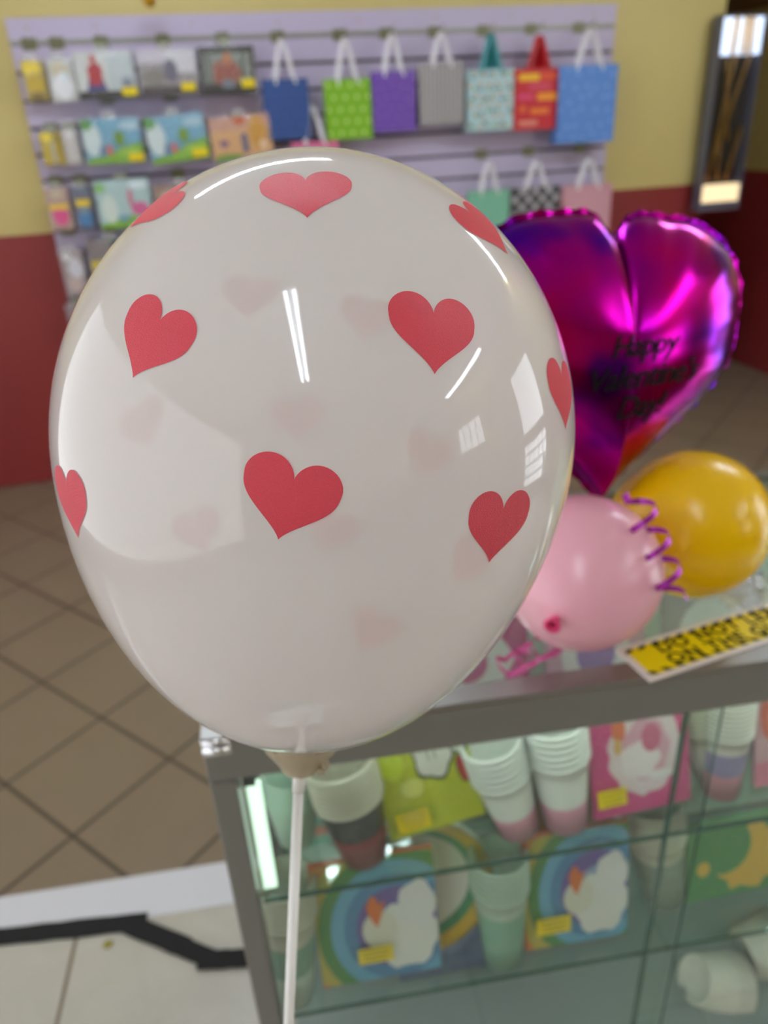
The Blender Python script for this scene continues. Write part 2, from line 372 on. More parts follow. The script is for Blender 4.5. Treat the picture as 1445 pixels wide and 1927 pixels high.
# ================================================================== HEART BALLOON (main)
def cam2w(c): return R_ * c[0] + U_ * c[1] + F_ * c[2]
BC = EYE + cam2w((-0.0853 * 0.414, 0.0933 * 0.414, 0.414)); BAX = cam2w((0.12, 1, -0.35)).normalized()
RB, a_, b_, p_, q_ = 0.135, 0.145, 0.178, 0.486, 1.79
prof = []
for i in range(56): t = math.pi / 2 * i / 55; prof.append((RB * math.sin(t), a_ * math.cos(t)))
for i in range(1, 60):
    s_ = math.sin(math.pi / 2 * i / 60); h = -b_ * s_; r_ = RB * max(0, 1 - s_ ** q_) ** p_
    if r_ < 0.016: break
    prof.append((r_, h))
NECK = BC + BAX * (prof[-1][1])
stick_end = None
br = root('party_balloon', NECK, 'large white latex balloon printed with red hearts on a white stick', 'balloon')
bb = MB(); bb.lathe([(max(r, 1e-5), h) for r, h in prof], BC, BAX, LATEX, 128)
bvh = BVHTree.FromPolygons(bb.v, bb.f)
def bhit(x, y):
    h = bvh.ray_cast(EYE, ray(x, y).normalized()); return h[0], h[1]
HRED = M('red_heart_print', (222, 62, 80), 0.42, bump=0.35, bscale=2600, var=0.16, vscale=1800)
HSC = 0.0340
def stamp(P, up, scale=HSC, inner=False):
    n = (P - BC); h = n.dot(BAX); nr = bvh.find_nearest(P)
    nn = nr[1]
    if nn.dot(P - BC) < 0: nn = -nn
    up = (up - nn * up.dot(nn)).normalized(); rt = up.cross(nn)
    pts = [(x + math.copysign(0.050 * math.sin(math.pi * min(1, max(0, (0.16 - y) / 0.66))), x) * (abs(x) > 1e-4), y * .95) for x, y in heart2d(96)]; rings = 14; vs = []; fs = []; m_ = len(pts)
    cy0 = 0.05
    for k in range(1, rings + 1):
        for (x, y) in pts:
            vs.append(P + rt * (x * k / rings * scale) + up * ((cy0 + (y - cy0) * k / rings) * scale))
    vs.append(P + up * cy0 * scale)
    for k in range(rings - 1):
        for j in range(m_): fs.append((k * m_ + j, k * m_ + (j + 1) % m_, (k + 1) * m_ + (j + 1) % m_, (k + 1) * m_ + j))
    for j in range(m_): fs.append((len(vs) - 1, (j + 1) % m_, j))
    out = []
    for v in vs:
        d = (BC - v); q = bvh.ray_cast(v + nn * 0.03, -nn)
        if q[0] is None: q = bvh.find_nearest(v)
        out.append(q[0] + nn * (-0.00035 if inner else 0.00035))
    bb.add(out, fs, HRED, True)
HE = [((543, 942), (521, 1025)), ((283, 640), (250, 714)), ((817, 628), (817, 708)), ((576, 362), (578, 400)),
      ((133, 948), (154, 1030)), ((938, 993), (914, 1073))]
for c_, t_ in HE:
    P, n = bhit(*c_); T, _ = bhit(*t_); stamp(P, P - T)
def axpoint(phi, h, rot):
    """a point on the balloon by angle round its axis and height"""
    e = BAX.cross(F_).normalized(); g = e.cross(BAX)
    d = (e * math.sin(phi) - g * math.cos(phi))
    q = bvh.ray_cast(BC + BAX * h + d * 0.3, -d); return q[0]
def turned(P, deg):
    n = (P - BC).normalized(); up = (BAX - n * BAX.dot(n)).normalized(); rt = up.cross(n)
    return up * math.cos(R(deg)) + rt * math.sin(R(deg))
for px, deg in (((293, 389), 25), ((911, 428), -15), ((1060, 742), 8)):
    P, n = bhit(*px); stamp(P, turned(P, deg))
for (x, y), deg in (((805, 858), -8), ((622, 1000), -14), ((560, 790), 10), ((372, 1000), 8), ((268, 800), 16), ((880, 1060), -10), ((470, 560), 5), ((690, 600), -5), ((700, 1190), 0)):
    # prints on the far side of the skin, seen faintly through the balloon
    d = ray(x, y).normalized(); h1 = bvh.ray_cast(EYE, d); h2 = bvh.ray_cast(h1[0] + d * 0.01, d)
    if h2[0]: stamp(h2[0], turned(h2[0], deg), inner=True)
bb.build('balloon_skin', br)
# flared cup and knot under the skin, with the stick below
sd = None
Q1 = onplane(543, 1927, EYE + F_ * (0.414 * 1.14), F_)
CUPM = M('cream_plastic_cup', (214, 204, 188), 0.4)
KN = clear_mat('stretched_latex', (240, 232, 215), refl=0.15, rough=0.15, body=0.62, bodycol=(196, 184, 162))
N0 = NECK - BAX * 0.004
P1 = onplane(563, 1452, N0, F_); dn = (Q1 - P1).normalized()
b = MB(); b.lathe([(0.0170, 0.010), (0.0160, 0.004), (0.0120, -0.004), (0.0090, -0.010), (0.0075, -0.0125), (0.0001, -0.0125)], P1 - dn * 0.0115, -dn, CUPM, 48)
b.build('cup', br)
b = MB(); b.lathe([(0.0240, 0.006), (0.0215, 0.0015), (0.0170, -0.003), (0.0120, -0.0085), (0.0095, -0.0125)], P1 - dn * 0.0115, -dn, KN, 48)
rt = R_
kp = [P1 + rt * 0.0125 - dn * 0.007 - F_ * 0.008 + rt * (0.0042 * math.sin(t * 1.1)) + dn * (0.008 * math.cos(t * 0.8) - 0.003) + F_ * 0.003 * math.sin(t * 2) for t in [i * 0.35 for i in range(16)]]
b.tube(kp, [0.0019 + 0.0012 * math.sin(i * 1.3) ** 2 for i in range(16)], KN, 10)
b.build('tied_neck', br)
b = MB(); e_ = P1 + dn * 0.30
b.tube([P1 - dn * 0.004, P1 + dn * 0.0125], 0.0040, WHITE, 20)
b.tube([P1 + dn * 0.0120, e_], [0.0033, 0.0031], WHITE, 20)
b.tube([P1 - dn * 0.035, P1 - dn * 0.004], 0.0032, WHITE, 16)
b.build('stick', br)

# ================================================================== DISPLAY COUNTER
LC, DC = 1.75, 0.46
SH1, SH2, BASE = 0.655, 0.410, 0.16
cr = root('display_counter', (CA.x, CA.y, 0), 'aluminium framed glass display counter with party ware on its shelves', 'counter', TC)
b = MB()
cbox(b, 0, LC, 0, 0.028, 0.888, 0.944, ALU); cbox(b, 0, LC, DC - 0.028, DC, 0.888, 0.944, ALU)
cbox(b, 0, 0.028, 0.028, DC - 0.028, 0.888, 0.944, ALU); cbox(b, LC - 0.028, LC, 0.028, DC - 0.028, 0.888, 0.944, ALU)
for u in (0, LC - 0.028):
    for n in (0, DC - 0.028): cbox(b, u, u + 0.028, n, n + 0.028, 0.0, 0.888, ALU)
cbox(b, 0.028, LC - 0.028, 0.0, 0.028, BASE - 0.06, BASE, ALU); cbox(b, 0.028, LC - 0.028, DC - 0.028, DC, BASE - 0.06, BASE, ALU)
fr_ = b.build('frame', cr)
bv = fr_.modifiers.new('bevel', 'BEVEL'); bv.width = 0.0025; bv.segments = 2; bv.limit_method = 'ANGLE'
b = MB(); cbox(b, 0, 0.030, -0.0015, 0.022, 0.926, 0.9485, CHROME); b.tube([cl(0.001, -0.003, 0.935), cl(0.030, -0.003, 0.935)], 0.005, CHROME, 14); b.tube([cl(0.001, -0.003, 0.946), cl(0.030, -0.003, 0.946)], 0.003, CHROME, 14)
b.build('corner_bracket', cr)['label'] = 'shiny chrome corner bracket'
b = MB(); cbox(b, 0.028, LC - 0.028, 0.02, DC - 0.02, BASE - 0.02, BASE, STEEL); b.build('bottom_deck', cr)
b = MB(); cbox(b, 0.001, LC - .001, 0.028, DC - .001, 0.944, 0.950, GLASS); b.build('glass_top', cr)
b = MB(); cbox(b, 0.0, LC, 0.0, 0.028, 0.944, 0.9500, ALU); cbox(b, 0.0, 0.022, 0.028, DC, 0.9502, 0.9512, ALU); cbox(b, LC - 0.022, LC, 0.028, DC, 0.9502, 0.9512, ALU); cbox(b, 0.022, LC - 0.022, DC - 0.022, DC, 0.9502, 0.9512, ALU); b.build('top_edging', cr)
def pane(name, P, ax1, l1, ax2, l2):
    b = MB(); c = P + ax1 * l1 / 2 + ax2 * l2 / 2; n = ax1.cross(ax2)
    b.add([P, P + ax1 * l1, P + ax1 * l1 + ax2 * l2, P + ax2 * l2], [(0, 1, 2, 3)], GLASS)
    return b
Z = V((0, 0, 1))
b = pane('', cl(0.028, 0.010, BASE), CU, 0.560, Z, 0.888 - BASE); cbox(b, 0.5872, 0.5880, 0.0085, 0.0115, BASE, 0.888, GLASSE); b.build('sliding_door', cr)
b = pane('', cl(0.548, 0.020, BASE), CU, LC - 0.028 - 0.548, Z, 0.888 - BASE); cbox(b, 0.5465, 0.5510, 0.017, 0.023, BASE, 0.888, GLASSE); b.build('sliding_door', cr)
b = pane('', cl(0.010, 0.028, BASE), CN, DC - 0.056, Z, 0.888 - BASE); b.build('side_glass', cr)
for z in (SH1, SH2):
    b = MB(); cbox(b, 0.03, LC - 0.03, 0.030, DC - 0.03, z - 0.005, z, GLASS); cbox(b, 0.03, LC - 0.03, 0.0275, 0.030, z - 0.0055, z + 0.0005, GLASSE)
    b.build('glass_shelf', cr)
CASEGLOW = M('added_case_glow', (232, 250, 238), .4, emit=4.5)  # emissive strips added inside the counter to brighten its goods
b = MB(); cbox(b, 0.06, LC - 0.06, 0.030, 0.042, 0.880, 0.887, CASEGLOW); b.build('added_glow_strip', cr)['label'] = 'added glowing strip under the front rail'
b = MB(); cbox(b, 0.032, 0.048, 0.036, 0.044, SH1 + 0.01, 0.84, M('pale_added_glow', (214, 244, 222), .4, emit=0.9)); b.build('added_glow_strip', cr)['label'] = 'added glowing upright strip beside the left post'  # upright glow added for the bright streaks beside the post
BACKM = M('pale_back_panel', (228, 240, 234), 0.5)
b = MB(); cbox(b, 0.028, LC - 0.028, DC - 0.014, DC - 0.008, BASE, 0.888, BACKM); b.build('back_panel', cr)
b = MB(); cbox(b, 0.030, 0.044, 0.030, 0.050, 0.845, 0.885, M('dark_plastic_clip', (58, 66, 66), 0.35)); b.build('corner_clip', cr)

# ================================================================== PACKETS AND CUPS
def card(P, X, Yv, wd, ht, base, shapes, r, thick=0.008, wrap=WRAP, pad=0.012, puff=0.006, sleeve=True, ptag=None, name='card'):
    """flat printed goods: bottom centre P, X right, Yv up; front = X x Yv side towards the viewer"""
    Nn = X.cross(Yv).normalized()
    b = MB(); b.box(P + Yv * ht / 2 - Nn * thick / 2, (wd, ht, thick), base, (X, Yv, Nn))
    def at(x, y, k): return P + X * ((x - 0.5) * wd) + Yv * (y * ht) + Nn * (0.0003 + 0.00025 * k)
    for k, (poly, col) in enumerate(shapes):
        mt = PC(col); b.add([at(min(1, max(0, x)), min(1, max(0, y)), k) for x, y in poly], [tuple(range(len(poly)))], mt)
    b.build(name, r)
    if ptag:
        tx, ty, tw, th = ptag; q = at(tx, ty, 0) + Nn * 0.0085; b = MB()
        b.box(q, (tw * wd, th * ht, 0.0006), TAG, (X, Yv, Nn))
        for j in range(3): b.box(q + Nn * 0.0005 + Yv * (th * ht * (0.28 - 0.28 * j)), (tw * wd * (0.8 - 0.1 * j), th * ht * 0.045, 0.0002), M('dull_label_ink', (120, 98, 12), 0.6), (X, Yv, Nn))
        b.build('price_label', r)['label'] = 'yellow price label'
    if sleeve:
        b = MB(); nx, ny = 12, 12; vs = []; W = wd + 2 * pad; Hh = ht + 2 * pad
        for j in range(ny + 1):
            for i in range(nx + 1):
                a = i / nx; c = j / ny; bulge = (math.sin(math.pi * a) * math.sin(math.pi * c)) ** 0.4 * puff + 0.0018
                vs.append(P + X * ((a - 0.5) * W) + Yv * (c * Hh - pad) + Nn * (bulge + rnd.uniform(-0.0012, 0.0012) if 0 < i < nx and 0 < j < ny else 0.0004))
        fs = [(j * (nx + 1) + i, j * (nx + 1) + i + 1, (j + 1) * (nx + 1) + i + 1, (j + 1) * (nx + 1) + i) for j in range(ny) for i in range(nx)]
        b.add(vs, fs, wrap, True); b.build('plastic_sleeve', r)

def case_packet(name, label, cat, TL, TR, BR, BL, z, off, lean, base, shapes, ptag=None, group=None):
    """packet standing on a shelf at depth off, leaning back"""
    u0 = CN * off; P0 = V((CA.x, CA.y, z)) + u0
    n = (CN * math.cos(R(lean)) - Z * math.sin(R(lean)) * -1).normalized()   # plane normal
    n = (-CN * math.cos(R(lean)) + Z * math.sin(R(lean))).normalized()
    q = [onplane(x, y, P0, n) for x, y in (TL, TR, BR, BL)]
    X = ((q[1] - q[0]) + (q[2] - q[3])).normalized(); Yv = n.cross(X).normalized()
    wd = ((q[1] - q[0]).length + (q[2] - q[3]).length) / 2; c = (q[0] + q[1] + q[2] + q[3]) / 4
    ht = ((q[0] - q[3]).length + (q[1] - q[2]).length) / 2; Pb = c - Yv * ht / 2
    low = min((Pb + X * s * wd / 2).z for s in (-1, 1))
    if low < z + 0.004: Pb = Pb + Z * (z + 0.004 - low)
    r = root(name, Pb, label, cat, TC, group)
    card(Pb, X, Yv, wd, ht, base, shapes, r, ptag=ptag, pad=0.008, puff=0.010)
    return r

def cup_stack(label, top, bot, wtop, z, off, cols, ncup=7, group='wrapped stacks of paper cups', wrap=True, sp=(0.40, 0.76)):
    P0 = V((CA.x, CA.y, 0)) + CN * off
    n = (-CN * math.cos(R(8)) + Z * math.sin(R(8))).normalized(); P0.z = z
    T = onplane(top[0], top[1], P0, n); Bp = onplane(bot[0], bot[1], P0, n)
    ax = (T - Bp); L = ax.length; ax.normalize()
    rt = wtop / FPX * (T - EYE).dot(F_) / 2
    lowz = Bp.z - rt * 0.66 * math.sqrt(max(0, 1 - ax.z ** 2)) 
    if Bp.z < z + 0.003: Bp = Bp + Z * (z + 0.003 - Bp.z)
    r = root('cup_stack', Bp, label, 'cups', TC, group)
    rb = rt * 0.68; pitch_ = min(0.010, L * 0.40 / ncup); h = L - pitch_ * (ncup - 1)
    rim, mid, low = [PC(c, 0.35) for c in cols]
    pr = [(0.0001, 0.002), (rb * 0.9, 0.002), (rb, 0.0), (rb + (rt - rb) * sp[0], h * sp[0]), (rb + (rt - rb) * (sp[0] + .01), h * (sp[0] + .01)), (rb + (rt - rb) * sp[1], h * sp[1]), (rb + (rt - rb) * 0.97, h * 0.97),
          (rt * 1.08, h - 0.003), (rt * 1.09, h - 0.001), (rt * 1.02, h + 0.0008), (rt * 0.955, h), (rt * 0.9, h * 0.8), (rb * 0.93, 0.006), (0.0001, 0.005)]
    band = [low, low, low, mid, mid, rim, rim, rim, rim, rim, rim, rim, rim]
    b = MB(); b.lathe(pr, Bp, ax, rim, 28, band); c0 = b.build('cup', r)
    loc = r.matrix_basis.to_3x3().inverted() @ ax
    for k in range(1, ncup):
        c1 = c0.copy(); C.objects.link(c1); c1.parent = r; c1.location = loc * (pitch_ * k)
    if wrap:
        b = MB(); w_ = [(rb * 1.06, -0.001), (rb * 1.18, h * 0.25), (rt * 1.03, h * 0.75), (rt * 1.09, h), (rt * 1.10, L), (rt * 0.7, L + 0.008), (rt * 0.2, L + 0.018)]
        pr2 = []
        for i in range(len(w_) - 1):
            for k in range(3): t = k / 3; pr2.append((w_[i][0] * (1 - t) + w_[i + 1][0] * t, w_[i][1] * (1 - t) + w_[i + 1][1] * t))
        b.lathe(pr2, Bp, ax, WRAP, 26)
        for v in b.v:
            d = v - Bp; d -= ax * d.dot(ax)
            if d.length > 1e-4: v += d.normalized() * rnd.uniform(-0.0005, 0.0022)
        b.build('plastic_wrap', r)
    return r

CREAM = (206, 204, 184); WH = (232, 236, 230); GRN = (128, 172, 146); PK = (226, 128, 168)
# --- upper shelf, front row
cup_stack('wrapped cups with cream rims, black middles and red bottoms', (640, 1466), (690, 1638), 128, SH1, 0.075, ((198, 194, 172), (42, 44, 46), (138, 40, 48)), 8, sp=(.50, .96))
cup_stack('wrapped white cups with pink bottoms beside the lime packet', (922, 1415), (975, 1575), 112, SH1, 0.075, (WH, WH, (226, 160, 180)), 6)
cup_stack('wrapped white cups with pink bottoms beside the pink packet', (1037, 1392), (1062, 1580), 116, SH1, 0.075, (WH, WH, (230, 160, 185)), 6)
cup_stack('wrapped plain cream cups right of the pink packet', (1292, 1350), (1330, 1520), 66, SH1, 0.10, (CREAM, (215, 212, 205), (205, 205, 200)), 9)
cup_stack('wrapped white cups banded with pink and blue', (1362, 1335), (1348, 1520), 96, SH1, 0.085, ((222, 220, 210), (150, 140, 180), (214, 150, 165)), 9)
LIME = PC((196, 206, 18))
case_packet('party_napkins', 'lime yellow napkin packet with white and red blobs printed on it', 'napkins', (688, 1442), (868, 1402), (915, 1556), (742, 1622), SH1, 0.085, 10, LIME,
    [(ell(.62, .74, .21, .24, 20, 0, .10, 5), (70, 74, 60)), (ell(.62, .75, .185, .215, 20, 0, .10, 5), (226, 226, 216)), (rect(.57, .72, .585, .86), (150, 150, 140)), (rect(.64, .72, .655, .86), (150, 150, 140)),
     (ell(.90, .82, .10, .12, 16), (70, 74, 60)), (ell(.90, .83, .085, .10, 16), (226, 230, 216)), (ell(.90, .56, .075, .15, 16, .3, .08, 3), (60, 50, 40)), (ell(.90, .56, .06, .135, 16, .3, .08, 3), (204, 44, 50)),
     (ell(.2, .8, .12, .18, 14), (214, 232, 40)), (ell(.35, .5, .12, .1, 14), (222, 226, 110))], ptag=(.27, .20, .34, .2))
case_packet('party_napkins', 'bright pink packet printed with a white feathery ring', 'napkins', (1090, 1380), (1270, 1346), (1302, 1546), (1120, 1594), SH1, 0.07, 10, PC((214, 74, 140)),
    [(ell(.55, .52, .37, .38, 30, 0, .05, 11), (232, 214, 218)), (ell(.56, .53, .24, .26, 24, 0, .06, 7), (222, 168, 186)), (ell(.50, .45, .2, .16, 20, 0, .1, 5), (238, 226, 228)), (ell(.62, .62, .10, .12, 14), (206, 108, 140)),
     (ell(.30, .74, .07, .11, 12), (224, 120, 80)), (ell(.28, .60, .04, .07, 12), (222, 180, 110)), (ell(.7, .3, .12, .04, 12, .4), (240, 236, 236))], ptag=(.17, .21, .29, .15))
case_packet('party_napkins', 'pale pink packet with orange shapes at the right end of the upper shelf', 'napkins', (1404, 1352), (1520, 1325), (1540, 1490), (1418, 1520), SH1, 0.08, 8, PC((218, 176, 186)),
    [(ell(.25, .75, .17, .28, 14, .5), (226, 120, 104)), (ell(.45, .45, .10, .2, 14), (218, 150, 110)), (rect(0, 0, 1, .26), (226, 140, 164)), (ell(.75, .6, .2, .2, 14), (232, 214, 214))])
# --- upper shelf, back row (seen between the front goods and through the glass top)
cup_stack('dark cups with red bottoms at the back left of the upper shelf', (515, 1468), (552, 1568), 96, SH1, 0.24, ((60, 70, 66), (50, 54, 54), (120, 52, 56)), 4)
def standing(label, u, n, z, wd, ht, lean, col, shapes, yaw=0, name='party_napkins', cat='napkins'):
    P = cl(u, n, z + 0.003); X = (CU * math.cos(R(yaw)) + CN * math.sin(R(yaw))).normalized(); nn = X.cross(Z)
    Yv = (Z * math.cos(R(lean)) - nn * math.sin(R(lean))).normalized()
    r = root(name, P, label, cat, TC + yaw); card(P, X, Yv, wd, ht, PC(col), shapes, r, pad=0.008, puff=0.010); return r
def rb_(cs, cx=.5, cy=.5, r0=.95, dr=.10, n=36):
    o = []
    for k, c in enumerate(cs): o.append(([(x, y) for x, y in ell(cx, cy, r0 - dr * k, r0 - dr * k, n)], c))
    return o
standing('pastel packet with a pale rainbow at the left end of the upper shelf', 0.145, 0.22, SH1, 0.15, 0.14, 12, (200, 232, 214), [(rect(0, 0, .5, .4), (240, 170, 130)), (rect(.5, 0, 1, .4), (242, 226, 150)), (ell(.5, .75, .3, .2), (170, 222, 230)), (ell(.2, .6, .15, .2), (236, 246, 236))])
standing('magenta and white packet behind the white cups on the upper shelf', 0.36, 0.25, SH1, 0.17, 0.20, 14, (196, 76, 138), [(ell(.5, .6, .35, .3, 20, 0, .08, 6), (232, 222, 226)), (ell(.45, .6, .18, .16), (206, 92, 150)), (rect(0, 0, 1, .2), (226, 212, 120))])
standing('pale pink and lavender packet at the back of the upper shelf', 0.56, 0.27, SH1, 0.16, 0.19, 14, (214, 170, 196), [(ell(.5, .5, .35, .35), (232, 228, 232)), (ell(.5, .5, .2, .2), (150, 120, 190))])
standing('silver grey packet at the back right of the upper shelf', 0.76, 0.28, SH1, 0.17, 0.19, 14, (178, 176, 190), [(ell(.5, .5, .35, .35), (232, 232, 240)), (rect(.1, .1, .9, .2), (120, 96, 150))])
# pale crates of cups at the left, seen through the side glass
for i, (u, n, lab) in enumerate(((0.075, 0.115, 'mint white wrapped cups nearest the left post on the upper shelf'), (0.10, 0.33, 'mint white wrapped cups in the back left corner of the upper shelf'))):
    p = cl(u, n, SH1 + 0.003)
    r = root('cup_stack', p, lab, 'cups', TC, 'wrapped stacks of paper cups')
    b = MB(); h = 0.075; rb0, rt0 = 0.024, 0.034; mt = PC((206, 234, 216), .35)
    b.lathe([(0.0001, 0.001), (rb0, 0), (rt0, h), (rt0 * 1.03, h + .001), (rt0 * .95, h), (rb0 * .93, .005)], p, Z, mt, 28); c0 = b.build('cup', r)
    for k in range(1, 6 - 2 * i): c1 = c0.copy(); C.objects.link(c1); c1.parent = r; c1.location = (0, 0, 0.009 * k)
    b = MB(); b.lathe([(rb0 * 1.1, 0), (rt0 * 1.15, h), (rt0 * 1.15, h + .05), (rt0 * .6, h + .065)], p, Z, WRAP, 18); b.build('plastic_wrap', r)
# --- lower shelf
RBW = [(222, 96, 60), (226, 140, 66), (202, 186, 80), (84, 146, 76), (110, 176, 210), (84, 140, 186), (112, 92, 166)]
def rainbow(cx, cy, k=1.0):
    s = rb_(RBW[1:], cx, cy, .86 * k, .105 * k)
    s += [(ell(cx + .02, cy, .20 * k, .20 * k), (150, 170, 206)), (ell(.74, .34, .27, .28, 22, 0, .09, 6), (232, 232, 226)), (ell(.84, .58, .16, .2, 18, 0, .08, 5), (230, 230, 228)), (ell(.52, .42, .15, .16, 14), (224, 222, 206)),
          ([(.46, .70), (.42, .62), (.44, .54), (.50, .44), (.55, .56), (.58, .66), (.53, .63), (.50, .70)], (226, 118, 52))]
    return s
case_packet('party_napkins', 'rainbow printed packet with a white cloud, left one on the lower shelf', 'napkins', (592, 1692), (818, 1662), (828, 1868), (612, 1918), SH2, 0.065, 8, PC(RBW[0]), rainbow(.66, .42), ptag=(.46, .25, .29, .13))
case_packet('party_napkins', 'rainbow printed packet with a white cloud, right one on the lower shelf', 'napkins', (962, 1636), (1150, 1606), (1196, 1792), (1004, 1832), SH2, 0.065, 8, PC(RBW[0]), rainbow(.68, .48), ptag=(.26, .24, .33, .15))
case_packet('party_napkins', 'green packet printed with a yellow spiky crescent, right end of the lower shelf', 'napkins', (1282, 1590), (1480, 1545), (1500, 1680), (1292, 1722), SH2, 0.09, 8, PC((82, 148, 88)),
    [(ell(.58, .48, .32, .42, 24, 0, .12, 9), (226, 184, 72)), (ell(.34, .66, .24, .36, 20), (82, 148, 88)), (ell(.15, .42, .06, .1, 12), (226, 190, 80))])
cup_stack('wrapped cups with cream rims and green bodies, left end of the lower shelf', (545, 1718), (562, 1925), 108, SH2, 0.065, (CREAM, (130, 166, 146), (196, 214, 200)), 6)
cup_stack('wrapped cups with cream rims and green bodies between the rainbow packets', (935, 1664), (945, 1848), 104, SH2, 0.065, ((186, 206, 186), (132, 178, 154), (140, 184, 160)), 6)
cup_stack('wrapped cups with cream rims and grey bodies right of the rainbow packets', (1212, 1590), (1235, 1760), 104, SH2, 0.12, (CREAM, (140, 152, 138), (150, 162, 148)), 7)
# round gold rimmed plates behind the left rainbow packet
P = cl(0.225, 0.105, SH2 + 0.125); nn = (-CN * math.cos(R(10)) + Z * math.sin(R(10))).normalized()
r = root('paper_plates', P, 'stack of round paper plates with gold and green rims behind the left rainbow packet', 'plates', TC)
b = MB(); b.lathe([(0.0001, 0), (0.085, 0.0), (0.098, 0.006), (0.112, 0.010), (0.118, 0.012), (0.118, -0.004), (0.085, -0.010), (0.0001, -0.010)], P, nn, PC((226, 224, 214)), 48,
    [PC((226, 224, 214)), PC((84, 150, 110)), PC((206, 170, 64)), PC((196, 160, 60))] + [PC((226, 224, 214))] * 3)
b.build('plates', r)
# upturned cups standing on the bottom deck
def upturned(label, px, py, rpx, off, ux):
    n_ = -CN; T = onplane(px, py, V((CA.x, CA.y, 0)) + CN * off, n_); rr = rpx / FPX * (T - EYE).dot(F_)
    Bp = V((T.x, T.y, BASE + 0.004)) + CU * ux; ax = (T - Bp); L = ax.length; ax.normalize()
    r = root('cup_stack', Bp, label, 'cups', TC, 'wrapped stacks of paper cups')
    b = MB(); mt = PC((230, 228, 212), .35); h = 0.085; rb = rr * 1.45; T0 = Bp + ax * (L - h)
    b.lathe([(rb, 0), (rb * 1.03, .001), (rb, .003), (rr * 1.04, h - .003), (rr, h), (rr * .9, h), (rr * .86, h - .005), (0.0001, h - .005)], T0, ax, mt, 32); c0 = b.build('cup', r)
    loc = r.matrix_basis.to_3x3().inverted() @ ax; k = 1
    while k < 9 and L - h - 0.011 * k > 0: c1 = c0.copy(); C.objects.link(c1); c1.parent = r; c1.location = loc * (-0.011 * k); k += 1
    b = MB(); pr3 = [(0.0001, L + .008), (rr * .7, L + .006), (rr * 1.15, L - .004), (rr * 1.3, L - h * .5), (rb * 1.06, L - h), (rb * 1.08, .01)]
    b.lathe(pr3, Bp, ax, WRAP, 24)
    for v in b.v: v += V((rnd.uniform(-1, 1), rnd.uniform(-1, 1), rnd.uniform(-1, 1))) * 0.0012
    b.build('plastic_wrap', r)
upturned('wrapped upturned cream cups on the bottom deck, the left one of two stacks', 1306, 1842, 42, 0.10, 0.045)
upturned('wrapped upturned cream cups on the bottom deck at the right edge of the photo', 1398, 1798, 46, 0.14, 0.05)
standing('pale green packet at the back of the lower shelf', 0.42, 0.28, SH2, 0.17, 0.19, 12, (150, 196, 170), [(ell(.5, .5, .35, .35), (206, 226, 206)), (rect(.1, .1, .9, .2), (100, 160, 130))])
standing('teal and white packet in the back left corner of the lower shelf', 0.15, 0.30, SH2, 0.18, 0.19, 12, (130, 190, 170), [(ell(.5, .5, .35, .35), (226, 236, 226)), (rect(.1, .1, .9, .2), (226, 130, 110))])
standing('orange and brown packet behind the right rainbow packet', 0.50, 0.20, SH2, 0.16, 0.21, 12, (206, 128, 66), [(ell(.5, .6, .3, .3), (120, 120, 70)), (rect(0, 0, 1, .25), (60, 100, 70))])
standing('slate blue packet lying under the lower shelf on the left', 0.30, 0.20, BASE, 0.18, 0.16, 30, (92, 106, 150), [(ell(.5, .5, .3, .3), (130, 140, 180))])

# ================================================================== ON THE COUNTER
# warning sign lying on the glass
q = [onz(x, y, HC + 0.001) for x, y in ((1156, 1224), (1422, 1141), (1172, 1252))]
X = (q[1] - q[0]); X.z = 0; X.normalize(); Yd = V((-X.y, X.x, 0)); sw, sh = 0.285, 0.062
c = q[0] + X * sw / 2 - Yd * sh / 2 + V((0, 0, 0.0008))
c.z = HC + 0.0012
r = root('warning_sign', (c.x, c.y, HC + 0.0004), 'yellow and black DO NOT LEAN ON THE GLASS sign lying on the counter glass', 'sign', math.degrees(math.atan2(X.y, X.x)))
b = MB(); b.box(c, (sw, sh, 0.0014), M('white_sign_card', (226, 220, 216), .3), (X, Yd, Z)); b.build('sign_card', r)
b = MB(); YEL = M('sign_yellow', (238, 214, 12), .35); c2 = c + Z * 0.0010
b.box(c2, (sw - .018, sh - .014, 0.0006), YEL, (X, Yd, Z))
nst = 15
for s_ in (-1, 1):
    for k in range(nst):
        x0 = -(sw - .018) / 2 + (sw - .018) * (k + .1) / nst; wdt = (sw - .018) / nst * .5; y0 = s_ * (sh - .014) / 2; y1 = y0 - s_ * .006; sk = .006
        pts = [c2 + X * x0 + Yd * y0, c2 + X * (x0 + wdt) + Yd * y0, c2 + X * (x0 + wdt - sk) + Yd * y1, c2 + X * (x0 - sk) + Yd * y1]
        b.add([p + Z * 0.0005 for p in pts], [(0, 1, 2, 3)], INK)
b.build('hazard_panel', r)
def text_mesh(s, size, mat, shear=0.0, off=0.0, spacing=1.0):
    cu = bpy.data.curves.new('lettering', 'FONT'); cu.body = s; cu.size = size; cu.align_x = 'CENTER'; cu.align_y = 'CENTER'; cu.shear = shear; cu.offset = off; cu.space_character = spacing
    cu.resolution_u = 3
    o = bpy.data.objects.new('lettering', cu); C.objects.link(o)
    dg = bpy.context.evaluated_depsgraph_get(); me = bpy.data.meshes.new_from_object(o.evaluated_get(dg))
    vs = [v.co.copy() for v in me.vertices]; fs = [tuple(p.vertices) for p in me.polygons]
    C.objects.unlink(o); bpy.data.objects.remove(o); bpy.data.curves.remove(cu); bpy.data.meshes.remove(me)
    return vs, fs
b = MB()
for s, dy in (('DO NOT LEAN', .0105), ('ON THE GLASS', -.0105)):
    vs, fs = text_mesh(s, .0235, INK, 0, .0006, 1.12)
    b.add([c2 + X * (v.x * 1.15) + Yd * (v.y + dy) + Z * 0.0007 for v in vs], fs, INK)
b.build('lettering', r)

